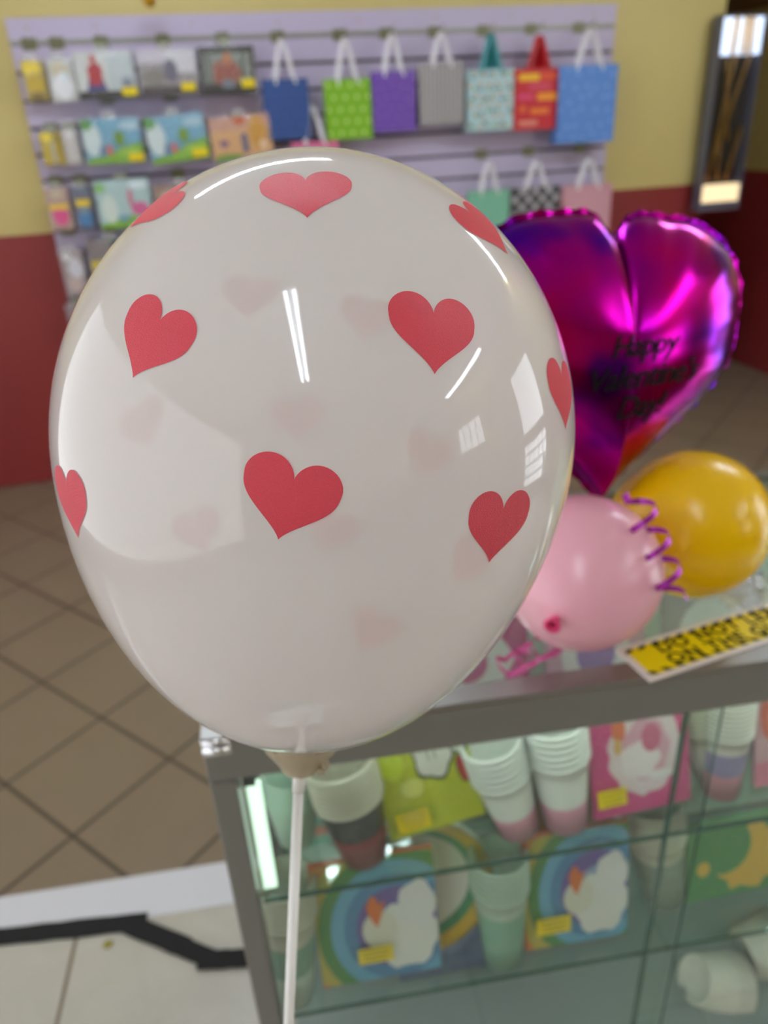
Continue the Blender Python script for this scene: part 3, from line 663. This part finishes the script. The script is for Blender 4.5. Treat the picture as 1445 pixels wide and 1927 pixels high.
def latex_ball(name, label, c, rad, mat, tip, knot_mat, sq=1.05):
    r = root(name, c, label, 'balloon'); tip = V(tip).normalized()
    pr = []
    for i in range(33):
        t = math.pi * i / 32; k = 1 + 0.10 * max(0, -math.cos(t)) ** 3
        pr.append((max(1e-5, rad * math.sin(t) * (1 - 0.05 * max(0, -math.cos(t)))), rad * sq * math.cos(t) * k))
    b = MB(); b.lathe(pr, c, -tip, mat, 64); b.build('balloon_skin', r)
    e = c + tip * (rad * sq * 1.09); b = MB()
    b.lathe([(0.004, -0.004), (0.0055, 0.002), (0.0035, 0.005), (0.007, 0.009), (0.009, 0.012), (0.006, 0.012)], e, tip, knot_mat, 20); b.build('knot', r)
    return r
PINKB = M('pink_latex', (240, 176, 192), 0.24, spec=0.5); YELB = M('yellow_latex', (246, 196, 0), 0.24)
def sphere_on(px, py, rpx):
    d = ray(px, py).normalized(); ang = math.atan(rpx / FPX * d.dot(F_)); s = math.sin(ang)
    rr = (EYE.z - HC) / (-d.z / s + 1); return EYE + d * rr / s, rr
pc, pr_ = sphere_on(1094, 1080, 151); yc, yr = sphere_on(1298, 988, 141)
pc.z += 0.001; yc.z += 0.001
tipp = (EYE - pc).normalized() * 1.0 + U_ * -0.62 + R_ * -0.25
latex_ball('latex_balloon', 'small round pink latex balloon on the counter glass', pc, pr_ * 0.985, PINKB, (EYE - pc).normalized() * 0.80 - U_ * 0.50 - R_ * 0.28, M('deep_pink_knot', (240, 70, 130), .4), 1.0)
latex_ball('latex_balloon', 'small round yellow latex balloon on the counter glass', yc, yr * 0.985, YELB, CU * -1 + CN * 0.45 - Z * 0.25, YELB, 1.03)

# foil heart
hc = EYE + ray(1136, 688) / FPX * 0.90
yaw = R(-6)       # turned a little
HX = V((math.cos(yaw + 0.02), math.sin(yaw + 0.02), 0)); HN = V((HX.y, -HX.x, 0))      # HN faces the camera
HXr = (R0 * 0.92 + V((0, 0.34, 0))).normalized()
fN = (EYE - hc).normalized(); fN = (fN * 0.80 + V((0.42, 0, -0.05))).normalized()
upc = (hc - onplane(1122, 930, hc, fN)).normalized()      # from the tip upwards
fX = upc.cross(fN).normalized(); fY = upc
HW = 0.315; HT = 0.062
hp = []
nA = 144
def hb(th):
    """outline radius of the foil heart"""
    return th
base = [(x + math.copysign(0.085 * math.sin(math.pi * min(1, max(0, (0.16 - y) / 0.66))) ** 1.0, x) * (1 if abs(x) > 1e-4 else 0), y + (0.12 * math.exp(-(x / 0.15) ** 2) if y > 0.2 else 0)) for x, y in heart2d(nA)]
r = root('foil_balloon', hc - fY * 0.15, 'shiny magenta heart foil balloon with Happy Valentine\'s Day lettering', 'balloon')
b = MB(); NR = 26
for side in (1, -1):
    vs = []; fs = []
    for k in range(NR + 1):
        s = k / NR
        for j, (x, y) in enumerate(base):
            th = 2 * math.pi * j / nA
            rr = s ** 0.85
            wr = 0.0026 * (max(0, (s - 0.50) / 0.50) ** 1.5) * (1 - s) ** 0.3 * (math.sin(j * 2 * math.pi * 27 / nA + 1.3 * math.sin(j * .37)) + 0.5 * math.sin(j * .9))
            hgt = HT * max(0, 1 - rr ** 2.4) ** 0.62
            # valley running down from the notch
            hgt *= 1 - 0.12 * math.exp(-((x * rr) / 0.12) ** 2) * max(0, min(1, (y * rr - 0.10) / 0.26))
            vs.append(hc + fX * (x * rr * HW * 1.02) + fY * ((0.02 + (y - 0.02) * rr) * HW * 1.04) + fN * side * (hgt + wr))
    for k in range(NR):
        for j in range(nA):
            f = (k * nA + j, k * nA + (j + 1) % nA, (k + 1) * nA + (j + 1) % nA, (k + 1) * nA + j); fs.append(f if side < 0 else f[::-1])
    b.add(vs, fs, FOIL, True)
fb = BVHTree.FromPolygons(b.v, b.f)
b.build('foil_skin', r)
b = MB(); vs = []
for j, (x, y) in enumerate(base):
    w_ = 1.035 + 0.008 * math.sin(j * 1.9)
    for k in (0.985, w_):
        vs.append(hc + fX * (x * k * HW * 1.02) + fY * ((0.02 + (y - 0.02) * k) * HW * 1.04) + fN * (0.0015 * math.sin(j * 2.3)))
b.add(vs, [(2 * j, 2 * ((j + 1) % nA), 2 * ((j + 1) % nA) + 1, 2 * j + 1) for j in range(nA)], FOIL, True); b.build('seam_edge', r)
b = MB()
for s, cx_, cy_, sz in (('Happy', 1212, 650, .034), ("Valentine's", 1214, 708, .036), ('Day!', 1204, 766, .036)):
    h = fb.ray_cast(EYE, ray(cx_, cy_).normalized()); P = h[0] if h[0] else hc
    vs, fs = text_mesh(s, sz, INK, 0.35, .0003, 0.94)
    rt = (R_ * 1.0 + U_ * 0.10).normalized(); up_ = (U_ - rt * U_.dot(rt)).normalized()
    rt = (rt - fN * rt.dot(fN)).normalized(); up_ = fN.cross(rt).normalized()
    bm = bmesh.new(); bv_ = [bm.verts.new(P + rt * v.x + up_ * v.y) for v in vs]
    for f in fs:
        try: bm.faces.new([bv_[i] for i in f])
        except ValueError: pass
    bmesh.ops.triangulate(bm, faces=bm.faces[:])
    bmesh.ops.subdivide_edges(bm, edges=[e for e in bm.edges if e.calc_length() > 0.006], cuts=2)
    bm.verts.ensure_lookup_table(); bm.verts.index_update(); out = []
    for v in bm.verts:
        q = fb.ray_cast(v.co + fN * 0.08, -fN); out.append((q[0] if q[0] else v.co) + fN * 0.0012)
    b.add(out, [[v.index for v in f.verts] for f in bm.faces], INK); bm.free()
b.build('lettering', r)
hb_ = hc + fY * ((0.02 + (-0.5 - 0.02)) * HW * 1.04)
b = MB(); b.tube([hb_, hb_ - fY * 0.012 - Z * .004, V((hb_.x, hb_.y + .005, HC + 0.004))], 0.0022, M('purple_ribbon', (176, 60, 190), .25, metal=.4), 8); b.build('tether', r)

# curling ribbon beside the pink balloon
PUR = M('purple_curl', (178, 50, 178), 0.22, metal=0.5)
def curl(label, pts_px, z0, z1, rad, turns, d0, d1, n=120, wid=0.005):
    A = EYE + ray(*pts_px[0]) / FPX * d0; B = EYE + ray(*pts_px[1]) / FPX * d1
    ax = (B - A); L = ax.length; ax.normalize(); s1 = ax.orthogonal().normalized(); s2 = ax.cross(s1)
    b = MB(); pts = []
    for i in range(n):
        t = i / (n - 1); a = 2 * math.pi * turns * t; rr = rad * (0.55 + 0.45 * math.sin(math.pi * t) ** .5)
        p = A + ax * (L * t) + (s1 * math.cos(a) + s2 * math.sin(a)) * rr; p.z = max(p.z, HC + 0.004); pts.append(p)
    b.strip(pts, ax, wid, PUR); o = b.build('curling_ribbon', None, A)
    return tag(o, label, 'ribbon')
curl('purple curled ribbon between the pink and yellow balloons', ((1192, 925), (1272, 1130)), 0, 0, 0.018, 3.7, 0.79, 0.80, wid=0.007)
# pink ribbon tangle in front of the pink balloon
b = MB(); c = onz(985, 1255, HC); PNK = M('pink_satin_ribbon', (206, 84, 150), .3)
for k in range(5):
    pts = []
    a0 = k * 1.3
    for i in range(46):
        t = i / 45; a = a0 + t * 5.2
        p = onz(975 + 26 * k, 1262 - 14 * k, HC) + CU * (0.028 * math.cos(a) * (0.6 + t * .5)) + CN * (0.015 * math.sin(a)); p.z = HC + 0.006 + 0.012 * abs(math.sin(a * 1.5)); pts.append(p)
    b.strip(pts, V((0, 0, 1)).lerp(CN, .5).normalized(), 0.006, PNK)
tag(b.build('ribbon_tangle', None, V((c.x, c.y, HC))), 'tangled pink satin ribbon on the glass in front of the pink balloon', 'ribbon')
# crumpled clear bags on the glass at the right
def crumple(label, P, sx, sy, h, seed):
    rr = random.Random(seed); n = 16; vs = []
    for j in range(n + 1):
        for i in range(n + 1):
            a = i / n - .5; c = j / n - .5; e = max(0, 1 - (2 * max(abs(a), abs(c))) ** 3)
            vs.append(P + CU * (a * sx + rr.uniform(-.003, .003)) + CN * (c * sy + rr.uniform(-.003, .003)) + Z * (0.003 + h * e * rr.uniform(.3, 1)))
    b = MB(); b.add(vs, [(j * (n + 1) + i, j * (n + 1) + i + 1, (j + 1) * (n + 1) + i + 1, (j + 1) * (n + 1) + i) for j in range(n) for i in range(n)], clear_mat('crumpled_clear_film', (250, 250, 252), refl=.28, rough=.12, bump=.6, bscale=50, body=.08, fres=False), True)
    tag(b.build('plastic_bag', None, P), label, 'bag')
crumple('crumpled clear plastic bag on the glass right of the yellow balloon', V((*onz(1432, 1118, HC).xy, HC)), 0.12, 0.07, 0.016, 3)

# ================================================================== SLATWALL
SU0, SU1, SZ0, SZ1 = 0.285, 2.915, 0.62, 1.950
r = root('slatwall_panel', wl((SU0 + SU1) / 2, -0.012, SZ0), 'lavender slatted display panel on the yellow and red back wall', 'display panel', TH)
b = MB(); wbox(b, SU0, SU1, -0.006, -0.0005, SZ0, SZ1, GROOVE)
zs = [1.862 - 0.1 * k for k in range(13)]
top = SZ1
for z in zs:
    if z < SZ0 + .02: break
    wbox(b, SU0, SU1, -0.022, -0.006, z + 0.007, top, LAV); top = z - 0.007
wbox(b, SU0, SU1, -0.022, -0.006, SZ0, top, LAV)
b.build('slatted_board', r)
b = MB(); wbox(b, SU0, SU1, -0.024, -0.021, zs[0] - .004, zs[0] + .011, RAILM); b.build('top_rail', r)
b = MB()
for u in (0.36, 0.62, 1.0, 1.35, 1.7, 2.05, 2.4, 2.8): b.tube([wl(u, -0.0225, 1.915), wl(u, -0.0235, 1.915)], 0.007, M('beige_screw_cap', (186, 168, 160), .5), 12)
b.build('screw_caps', r)

def hook(u, z, label, length=0.15):
    r = root('display_hook', wl(u, -0.022, z), label, 'hook', TH, 'metal hooks on the lavender panel')
    b = MB(); wbox(b, u - 0.028, u + 0.028, -0.027, -0.022, z - 0.022, z + 0.020, HOOKM); b.build('backplate', r)
    b = MB(); b.tube([wl(u, -0.027, z), wl(u, -0.027 - length * .93, z), wl(u, -0.027 - length, z + .014)], 0.003, HOOKM, 8); b.build('prong', r)

def wall_rect(x0, y0, x1, y1, off):
    """centre and size on the plane hanging off the wall"""
    a = wpx(x0, (y0 + y1) / 2, off); c = wpx(x1, (y0 + y1) / 2, off); t = wpx((x0 + x1) / 2, y0, off); d = wpx((x0 + x1) / 2, y1, off)
    return (a + c) / 2, (c - a).length, t.z, d.z
def hung_packet(name, label, cat, x0, y0, x1, y1, base, shapes, ptag=None, off=0.13, tilt=0, hk=True, sleeve=True):
    c, wd, zt, zb = wall_rect(x0, y0, x1, y1, off)
    r = root(name, V((c.x, c.y, zb)), label, cat, TH)
    X = (WU * math.cos(R(tilt)) + Z * math.sin(R(tilt))); Yv = (Z * math.cos(R(tilt)) - WU * math.sin(R(tilt)))
    P = V((c.x, c.y, (zt + zb) / 2)) - Yv * (zt - zb) / 2
    card(P, X, Yv, wd * .97, (zt - zb) * .98, base, shapes, r, thick=0.095, wrap=WRAPF, pad=0.006, puff=0.008, ptag=ptag, sleeve=sleeve)  # cards thickened towards the wall to deepen the shadows below each row
    u = (c - WB).dot(WU)
    if hk:
        zh = min(zs, key=lambda z: abs(z - (zt + 0.035)))
        b = MB(); b.box(P + Yv * ((zt - zb) + 0.008), (0.05, 0.03, 0.002), clear_mat('clear_hang_tab', refl=.2, body=.2), (X, Yv, X.cross(Yv))); b.build('hang_tab', r)
        hook(u, zh, ' '.join(('metal hook holding the ' + label).split()[:16]), off)
    return r
SKY = PC((104, 158, 186)); 
def land(a=(214, 96, 70)):
    return [(rect(0, .45, 1, 1), (112, 168, 196)), (ell(.15, .55, .16, .38, 14), (206, 222, 222)), (ell(.06, .88, .14, .13, 12), (84, 150, 70)), (ell(.85, .82, .2, .1, 12), (170, 200, 214)),
            ([(0, 0), (1, 0), (1, .46), (.7, .38), (.4, .2), (0, .1)], (124, 176, 38)), (ell(.62, .55, .09, .17, 12), (110, 150, 40)), (ell(.42, .30, .05, .12, 10), a), (ell(.3, .28, .05, .14, 10), (88, 120, 160)), (ell(.75, .25, .2, .09, 12), (150, 196, 60))]
# top row
hung_packet('party_bag_packet', 'small clear packet of yellow pieces at the top left of the panel', 'packet', 44, 112, 86, 190, PC((176, 156, 70)), [(ell(.45, .82, .45, .2, 12), (240, 214, 20)), (ell(.5, .45, .4, .28, 12), (196, 166, 30)), (ell(.5, .1, .35, .12), (120, 96, 30))], off=0.10)
hung_packet('party_bag_packet', 'clear packet of white pieces in the top row', 'packet', 92, 108, 142, 192, PC((206, 206, 204)), [(ell(.45, .75, .35, .18, 12, 0, .1, 4), (206, 196, 170)), (ell(.5, .35, .4, .3, 12, 0, .1, 4), (238, 240, 244)), (ell(.6, .6, .12, .1), (226, 240, 250))], off=0.10)
hung_packet('party_banner_packet', 'white packet with a red and blue patch over a black base', 'packet', 141, 95, 255, 186, PC((206, 210, 208)), [(rect(0, 0, 1, .17), (26, 16, 22)), (rect(.55, .17, 1, .95), (190, 200, 204)), ([(.15, .17), (.50, .17), (.42, .55), (.22, .55)], (52, 44, 120)), ([(.22, .30), (.42, .30), (.46, .66), (.34, .82), (.20, .66)], (176, 24, 40)), (ell(.32, .86, .05, .08), (186, 30, 46)), (ell(.85, .3, .1, .15), (120, 130, 150))], ptag=(.87, .14, .26, .18))
hung_packet('party_banner_packet', 'grey shaded packet in the middle of the top row', 'packet', 259, 92, 372, 180, PC((148, 142, 146)), [(rect(0, .72, .5, 1), (196, 190, 202)), (rect(.5, .5, 1, 1), (206, 204, 212)), (ell(.55, .55, .12, .25), (104, 100, 120)), (rect(0, 0, 1, .22), (76, 66, 70)), (ell(.25, .4, .2, .2), (128, 124, 120))], ptag=(.82, .18, .24, .18))
hung_packet('party_banner_packet', 'black framed packet with a brown and orange picture', 'packet', 375, 84, 482, 178, PC((40, 38, 36)), [(rect(.08, .25, .92, .85), (130, 136, 128)), (ell(.47, .45, .26, .3, 14, 0, .1, 5), (146, 78, 60)), (ell(.5, .75, .07, .12), (190, 120, 70)), (rect(.75, .2, .79, .85), (40, 44, 40)), (rect(.14, .2, .18, .85), (40, 44, 40)), (ell(.48, .22, .12, .12), (108, 116, 130)), (rect(0, 0, 1, .13), (20, 10, 14))], ptag=(.84, .22, .24, .18))
# second row
hung_packet('party_bag_packet', 'clear packet of yellow tubes in the second row', 'packet', 76, 246, 122, 312, PC((150, 130, 40)), [(ell(.32, .84, .28, .14, 12), (240, 214, 10)), (rect(.08, .05, .42, .7), (196, 170, 20)), (rect(.46, .05, .58, .7), (200, 196, 180)), (rect(.6, .05, .9, .68), (176, 150, 20))], off=0.10)
hung_packet('party_bag_packet', 'clear packet of white tubes in the second row', 'packet', 120, 238, 150, 310, PC((186, 180, 178)), [(rect(.2, .1, .8, .7), (206, 200, 196)), (ell(.5, .82, .3, .12), (224, 222, 220))], off=0.10)
hung_packet('party_banner_packet', 'blue and green landscape packet, left of the matching pair', 'packet', 155, 220, 268, 308, SKY, land(), ptag=(.87, .12, .26, .18))
hung_packet('party_banner_packet', 'blue and green landscape packet, tilted, right of the matching pair', 'packet', 275, 214, 390, 304, SKY, land(), ptag=(.84, .14, .26, .18), tilt=4)
hung_packet('party_banner_packet', 'orange and peach packet with small figures in the second row', 'packet', 395, 216, 512, 300, PC((214, 164, 110)), [(rect(0, .7, 1, 1), (200, 150, 128)), (ell(.5, .9, .1, .1), (206, 90, 30)), (ell(.78, .6, .14, .4), (206, 150, 50)), (rect(.5, .15, .6, .6), (90, 96, 128)), (ell(.2, .4, .08, .08), (128, 90, 130)), (ell(.25, .06, .25, .1), (110, 150, 50)), (ell(.85, .3, .06, .12), (232, 200, 170))], tilt=3)
# third row
hung_packet('party_bag_packet', 'pink packet under a yellow label in the third row', 'packet', 90, 352, 133, 434, PC((186, 152, 140)), [(ell(.5, .35, .36, .24), (224, 66, 138)), (rect(.05, .5, .95, .62), (240, 206, 10)), (ell(.5, .85, .3, .1), (196, 180, 150))], off=0.10)
hung_packet('party_bag_packet', 'blue packet under a yellow label in the third row', 'packet', 140, 350, 176, 434, PC((90, 96, 120)), [(ell(.5, .28, .38, .2), (34, 120, 180)), (rect(.1, .56, .9, .72), (240, 206, 10)), (ell(.5, .45, .2, .1), (120, 150, 170))], off=0.10)
hung_packet('party_banner_packet', 'pale blue and green packet with a pink long-necked bird', 'packet', 181, 336, 286, 428, PC((176, 206, 206)), [([(0, 0), (1, 0), (1, .2), (.5, .26), (0, .08)], (128, 186, 44)), (ell(.08, .85, .12, .1), (120, 180, 90)), (ell(.78, .38, .17, .15), (214, 96, 150)), (ell(.63, .62, .045, .2), (206, 100, 140)), (ell(.22, .4, .14, .3), (214, 226, 216)), (ell(.8, .88, .18, .08), (226, 240, 246)), (ell(.45, .2, .12, .06), (100, 150, 190))])
hung_packet('party_banner_packet', 'brown and cream packet half hidden behind the large balloon', 'packet', 292, 346, 396, 432, PC((150, 118, 100)), [(ell(.3, .7, .2, .2), (206, 170, 150)), (ell(.6, .4, .3, .25), (196, 150, 96))])
# fourth row
hung_packet('party_bag_packet', 'clear packet of pale sweets low on the left of the panel', 'packet', 118, 470, 162, 556, PC((170, 154, 156)), [(ell(.6, .6, .32, .25, 12, 0, .1, 4), (220, 220, 230)), (ell(.45, .25, .3, .18), (204, 180, 176)), (ell(.3, .88, .2, .1), (226, 226, 226))], off=0.10)
hung_packet('party_banner_packet', 'dark teal packet with a yellow label beside the large balloon', 'packet', 168, 448, 262, 540, PC((52, 82, 84)), [(rect(0, 0, .5, 1), (128, 116, 116)), (rect(.02, .40, .28, .58), (214, 190, 20)), (ell(.7, .6, .2, .25), (30, 110, 104))])
hung_packet('party_bag_packet', 'clear packet of dull pink pieces at the lower left of the panel', 'packet', 130, 572, 172, 648, PC((150, 128, 136)), [(ell(.5, .5, .3, .3), (190, 170, 180))], off=0.10)

# ------------------------------------------------------------------ gift bags
def gift_bag(label, x0, y0, x1, y1, col, pattern, hpx, off=0.13, D=0.07, tissue=None, handle=CORD, cat='bag'):
    c, wd, zt, zb = wall_rect(x0, y0, x1, y1, off)
    r = root('gift_bag', V((c.x, c.y, zb)), label, cat, TH)
    ht = zt - zb; base = PC(col, .4); b = MB(); P = V((c.x, c.y, zb))
    X, Nn = WU, -WN
    def pt(x, y, z): return P + X * x + Nn * y + Z * z
    # open-topped folded body: front, back, pinched gussets, floor
    h2 = wd / 2; t = 0.0015; Db = D; Dt = D * 0.35
    fr = [pt(-h2, 0, 0), pt(h2, 0, 0), pt(h2, 0, ht), pt(-h2, 0, ht)]
    bk = [pt(-h2, -Db, 0), pt(h2, -Db, 0), pt(h2, -Dt, ht), pt(-h2, -Dt, ht)]
    for s in (-1, 1):
        m0 = pt(s * (h2 - 0.001), -Db / 2, 0); m1 = pt(s * (h2 - 0.012), -Dt / 2, ht)
        i0, i1 = (0, 3) if s < 0 else (1, 2)
        b.add([fr[i0], m0, m1, fr[i1]], [(0, 1, 2, 3)], base); b.add([m0, bk[i0], bk[i1], m1], [(0, 1, 2, 3)], base)
    b.add(fr, [(0, 1, 2, 3)], base); b.add(bk, [(1, 0, 3, 2)], base); b.add([fr[0], fr[1], bk[1], bk[0]], [(3, 2, 1, 0)], base)
    for k, (poly, cc) in enumerate(pattern):
        b.add([pt((min(1, max(0, x)) - .5) * wd, 0.0004 + 0.0002 * min(k, 6), min(1, max(0, y)) * ht) for x, y in poly], [tuple(range(len(poly)))], PC(cc, .4))
    b.build('bag_body', r)
    hz = wpx((x0 + x1) / 2, hpx, off).z
    for y in (0.001, -Dt):
        b = MB(); pts = []
        for i in range(13):
            a = -1 + 2 * i / 12; pts.append(pt(a * wd * 0.22 * (1 if abs(a) > .3 else 1), y * (1 - (1 - abs(a)) * .7), ht - 0.02 + (hz - zt + 0.02) * (1 - abs(a) ** 1.3)))
        b.strip(pts, (X * 0.6 + Nn * 0.4).normalized(), 0.020, handle); b.build('handle', r)
    if tissue:
        b = MB(); mt = PC(tissue, .6); n = 9; vs = []; fs = []
        for i in range(n + 1):
            a = i / n - .5
            vs += [pt(a * wd * .55, -Dt * .5 + .012 * (-1) ** i, ht - .03), pt(a * wd * .34, -Dt * .5 + .014 * (-1) ** i, ht + (hz - zt) * .5), pt(a * wd * .20, -Dt * .5 + .008 * (-1) ** i, ht + (hz - zt) * (.86 + .14 * (i % 2)))]
        for i in range(n):
            for k in range(2): fs.append((3 * i + k, 3 * i + 3 + k, 3 * i + 4 + k, 3 * i + 1 + k))
        b.add(vs, fs, mt); b.build('tissue', r)
    zh = min(zs, key=lambda z: abs(z - hz)); u = (c - WB).dot(WU)
    hook(u, zh, ' '.join(('metal hook holding the ' + label).split()[:16]), off)
    return r
def dots(nx, ny, rad, c, jit=0.0, asp=1.3, stag=True):
    o = []
    for j in range(ny):
        for i in range(nx):
            x = (i + .5 + (.25 if stag and j % 2 else -.25 if stag else 0)) / nx; y = (j + .5) / ny
            o.append((ell(x + rnd.uniform(-jit, jit), y + rnd.uniform(-jit, jit), rad * asp, rad, 8), c))
    return o
gift_bag('navy blue gift bag, leftmost in the top row', 498, 148, 583, 262, (50, 78, 138), dots(5, 6, .02, (74, 104, 160), .03), 70)
gift_bag('lime green gift bag with pale dots', 613, 148, 699, 262, (124, 178, 34), dots(4, 5, .034, (196, 220, 130)), 68)
gift_bag('purple gift bag beside the lime green bag', 701, 134, 782, 248, (110, 72, 168), dots(5, 6, .025, (140, 108, 190), .04), 62)
gift_bag('grey and silver striped gift bag', 790, 118, 873, 234, (134, 130, 130), [(rect(i / 11, 0, i / 11 + .04, 1), (184, 180, 180)) for i in range(11)], 58)
gift_bag('white patterned gift bag topped with teal tissue', 880, 130, 966, 246, (176, 206, 210), dots(5, 6, .03, (206, 140, 100), .03) + dots(4, 5, .03, (110, 160, 110), .05) + dots(3, 5, .035, (96, 150, 180), .04), 62, tissue=(58, 150, 156), handle=PC((70, 150, 156)))
gift_bag('red gift bag with rows of yellow and orange print and red tissue', 968, 128, 1056, 244, (196, 18, 38), [(rect(.08, .80, .52, .92), (236, 180, 20)), (rect(.56, .82, .92, .92), (220, 80, 30)), (rect(.3, .66, .75, .76), (206, 60, 90)), (rect(.08, .50, .40, .60), (214, 60, 110)), (rect(.48, .48, .92, .60), (240, 150, 20)), (rect(.12, .30, .24, .40), (226, 110, 30)), (rect(.34, .26, .74, .36), (232, 120, 24)), (rect(.1, .08, .5, .16), (220, 140, 120))], 66, tissue=(190, 14, 26), handle=PC((190, 14, 26)))
gift_bag('large light blue gift bag at the right end of the top row', 1050, 122, 1158, 268, (82, 132, 206), dots(5, 6, .03, (120, 160, 222), .05), 52, off=0.15)
gift_bag('rose pink gift bag in the lower row behind the top of the balloon', 553, 266, 640, 384, (214, 110, 150), [], 196, off=0.125)
gift_bag('mint green gift bag in the lower row', 882, 358, 957, 470, (122, 186, 156), [], 302)
chk = []
for j in range(8):
    for i in range(7):
        if (i + j) % 2: chk.append((rect(i / 7, j / 8, (i + 1) / 7, (j + 1) / 8), (58, 58, 60)))
        else: chk.append((rect(i / 7 + .04, j / 8 + .04, (i + .7) / 7, (j + .7) / 8), (206, 202, 206)))
gift_bag('black and white checked gift bag in the lower row', 962, 352, 1050, 466, (150, 146, 150), chk, 300)
gift_bag('dusty pink gift bag at the right end of the lower row', 1057, 348, 1147, 470, (206, 152, 164), [], 296)

# ================================================================== OTHER WALL THINGS
# tall glass case with golden sticks by the corner, glow added at both ends
zt_, zb_ = None, None
off = 0.10
a0 = wpx(1350, 30, off); a1 = wpx(1436, 22, off); a2 = wpx(1314, 383, off)
uc = ((wpx(1350, 110, off) - WB).dot(WU) + (wpx(1432, 110, off) - WB).dot(WU)) / 2; wdx = (wpx(1434, 60, off) - wpx(1350, 60, off)).length
ztop = (a0.z + a1.z) / 2; zbot = a2.z
r = root('wall_display_case', wl(uc, -off, zbot), 'tall narrow glass case of golden sticks with ends made to glow beside the corner', 'display case', TH)
b = MB(); t = 0.012; hw = wdx / 2
LM = clear_mat('case_front_pane', (225, 228, 240), refl=.2, rough=.05)
DK = M('dark_case_lining', (44, 36, 32), .4); FR2 = M('pewter_edge', (118, 120, 140), .3, metal=.5)
wbox(b, uc - hw, uc + hw, -off + .06, -off + .07, zbot, ztop, DK)
wbox(b, uc - hw, uc - hw + t, -off, -off + .06, zbot, ztop, FR2); wbox(b, uc + hw - t, uc + hw, -off, -off + .06, zbot, ztop, FR2)
wbox(b, uc - hw, uc + hw, -off, -off + .07, ztop - t, ztop, FR2); wbox(b, uc - hw, uc + hw, -off, -off + .07, zbot - .04, zbot, FR2)
b.build('case_body', r)
hh = ztop - zbot
b = MB(); wbox(b, uc - hw + t, uc + hw - t, -off + .004, -off + .05, ztop - hh * .20, ztop - t, M('glowing_white_end', (225, 240, 255), .4, emit=1.1)); b.build('glow_top', r)['label'] = 'white top end made to glow'
b = MB(); wbox(b, uc - hw + t, uc + hw - t, -off + .004, -off + .05, zbot, zbot + hh * .10, M('glowing_cream_end', (255, 226, 170), .4, emit=0.9)); b.build('glow_bottom', r)['label'] = 'cream bottom end made to glow'
GOLD = M('golden_stick', (150, 104, 30), .35, metal=.3)
for x0, x1, z0, z1 in ((-.6, .0, .12, .80), (.65, -.15, .80, .38), (-.1, -.2, .12, .4), (.3, .75, .12, .42), (.15, -.35, .35, .78), (-.65, -.2, .12, .38)):
    b = MB(); b.tube([wl(uc + hw * x0, -off + .03, zbot + hh * z0), wl(uc + hw * x1, -off + .03, zbot + hh * z1)], 0.008, GOLD, 8); b.build('stick', r)
for x0 in (-.35, .12, .42):
    b = MB(); b.tube([wl(uc + hw * x0, -off + .001, ztop - hh * .20), wl(uc + hw * x0 * .9, -off + .001, ztop - t)], 0.012, M('honey_stick', (244, 196, 110), .4), 8); b.build('stick', r)
b = MB(); b.add([wl(uc - hw, -off - .002, zbot), wl(uc + hw, -off - .002, zbot), wl(uc + hw, -off - .002, ztop), wl(uc - hw, -off - .002, ztop)], [(0, 1, 2, 3)], LM); b.build('glass_front', r)
# gold tassel hanging from the ceiling above the panel
q = wpx(283, 14, 0.20)
r = root('gold_tassel', q, 'gold ornament hanging above the lavender panel at the top edge', 'ornament', TH)
GO = M('gold_foil', (196, 146, 20), .3, metal=.7)
b = MB(); b.lathe([(0.0001, 0), (0.022, 0.004), (0.016, 0.016), (0.03, 0.022), (0.02, 0.036), (0.032, 0.044), (0.018, 0.06), (0.0001, 0.07)], q, Z, GO, 16); b.build('ornament', r)
b = MB(); b.tube([q + Z * .068, V((q.x, q.y, ZC))], 0.0012, GO, 6); b.build('string', r)

# ================================================================== FLOOR THINGS
def tape(pa, pb, wid, label, z):
    A = onz(*pa, z); B = onz(*pb, z); d = (B - A).normalized(); s = V((-d.y, d.x, 0)); c = (A + B) / 2
    b = MB(); n = 10; vs = []
    for i in range(n + 1):
        p = A.lerp(B, i / n); j0 = rnd.uniform(-.0012, .0012); vs += [p - s * (wid / 2 + j0), p + s * (wid / 2 + j0), p - s * (wid / 2 + j0) + Z * .0012, p + s * (wid / 2 + j0) + Z * .0012]
    fs = []
    for i in range(n):
        a = 4 * i; fs += [(a + 2, a + 6, a + 7, a + 3), (a, a + 1, a + 5, a + 4), (a, a + 4, a + 6, a + 2), (a + 1, a + 3, a + 7, a + 5)]
    fs += [(0, 2, 3, 1), (4 * n, 4 * n + 1, 4 * n + 3, 4 * n + 2)]
    b.add(vs, fs, TAPE); tag(b.build('floor_tape', None, V((c.x, c.y, z))), label, 'tape', 'black tape strips on the floor')
tape((-60, 1770), (276, 1733), 0.042, 'longest strip of black floor tape along the white sill', 0.0045)
tape((235, 1737), (352, 1783), 0.042, 'black floor tape strip next to the end of the longest one', 0.0055)
tape((285, 1757), (400, 1806), 0.040, 'black floor tape strip slanting down towards the counter', 0.0068)
tape((372, 1808), (500, 1800), 0.040, 'short black floor tape strip ending at the counter post', 0.0080)
q = onz(203, 1777, 0.003); b = MB(); b.lathe([(0.0001, .003), (.008, .0035), (.010, .0015), (.009, 0)], V((q.x, q.y, 0.0022)), Z, M('olive_speck', (150, 140, 50), .6), 12)
tag(b.build('crumb', None, V((q.x, q.y, 0.0022))), 'small olive yellow crumb on the pale marble tile', 'crumb')
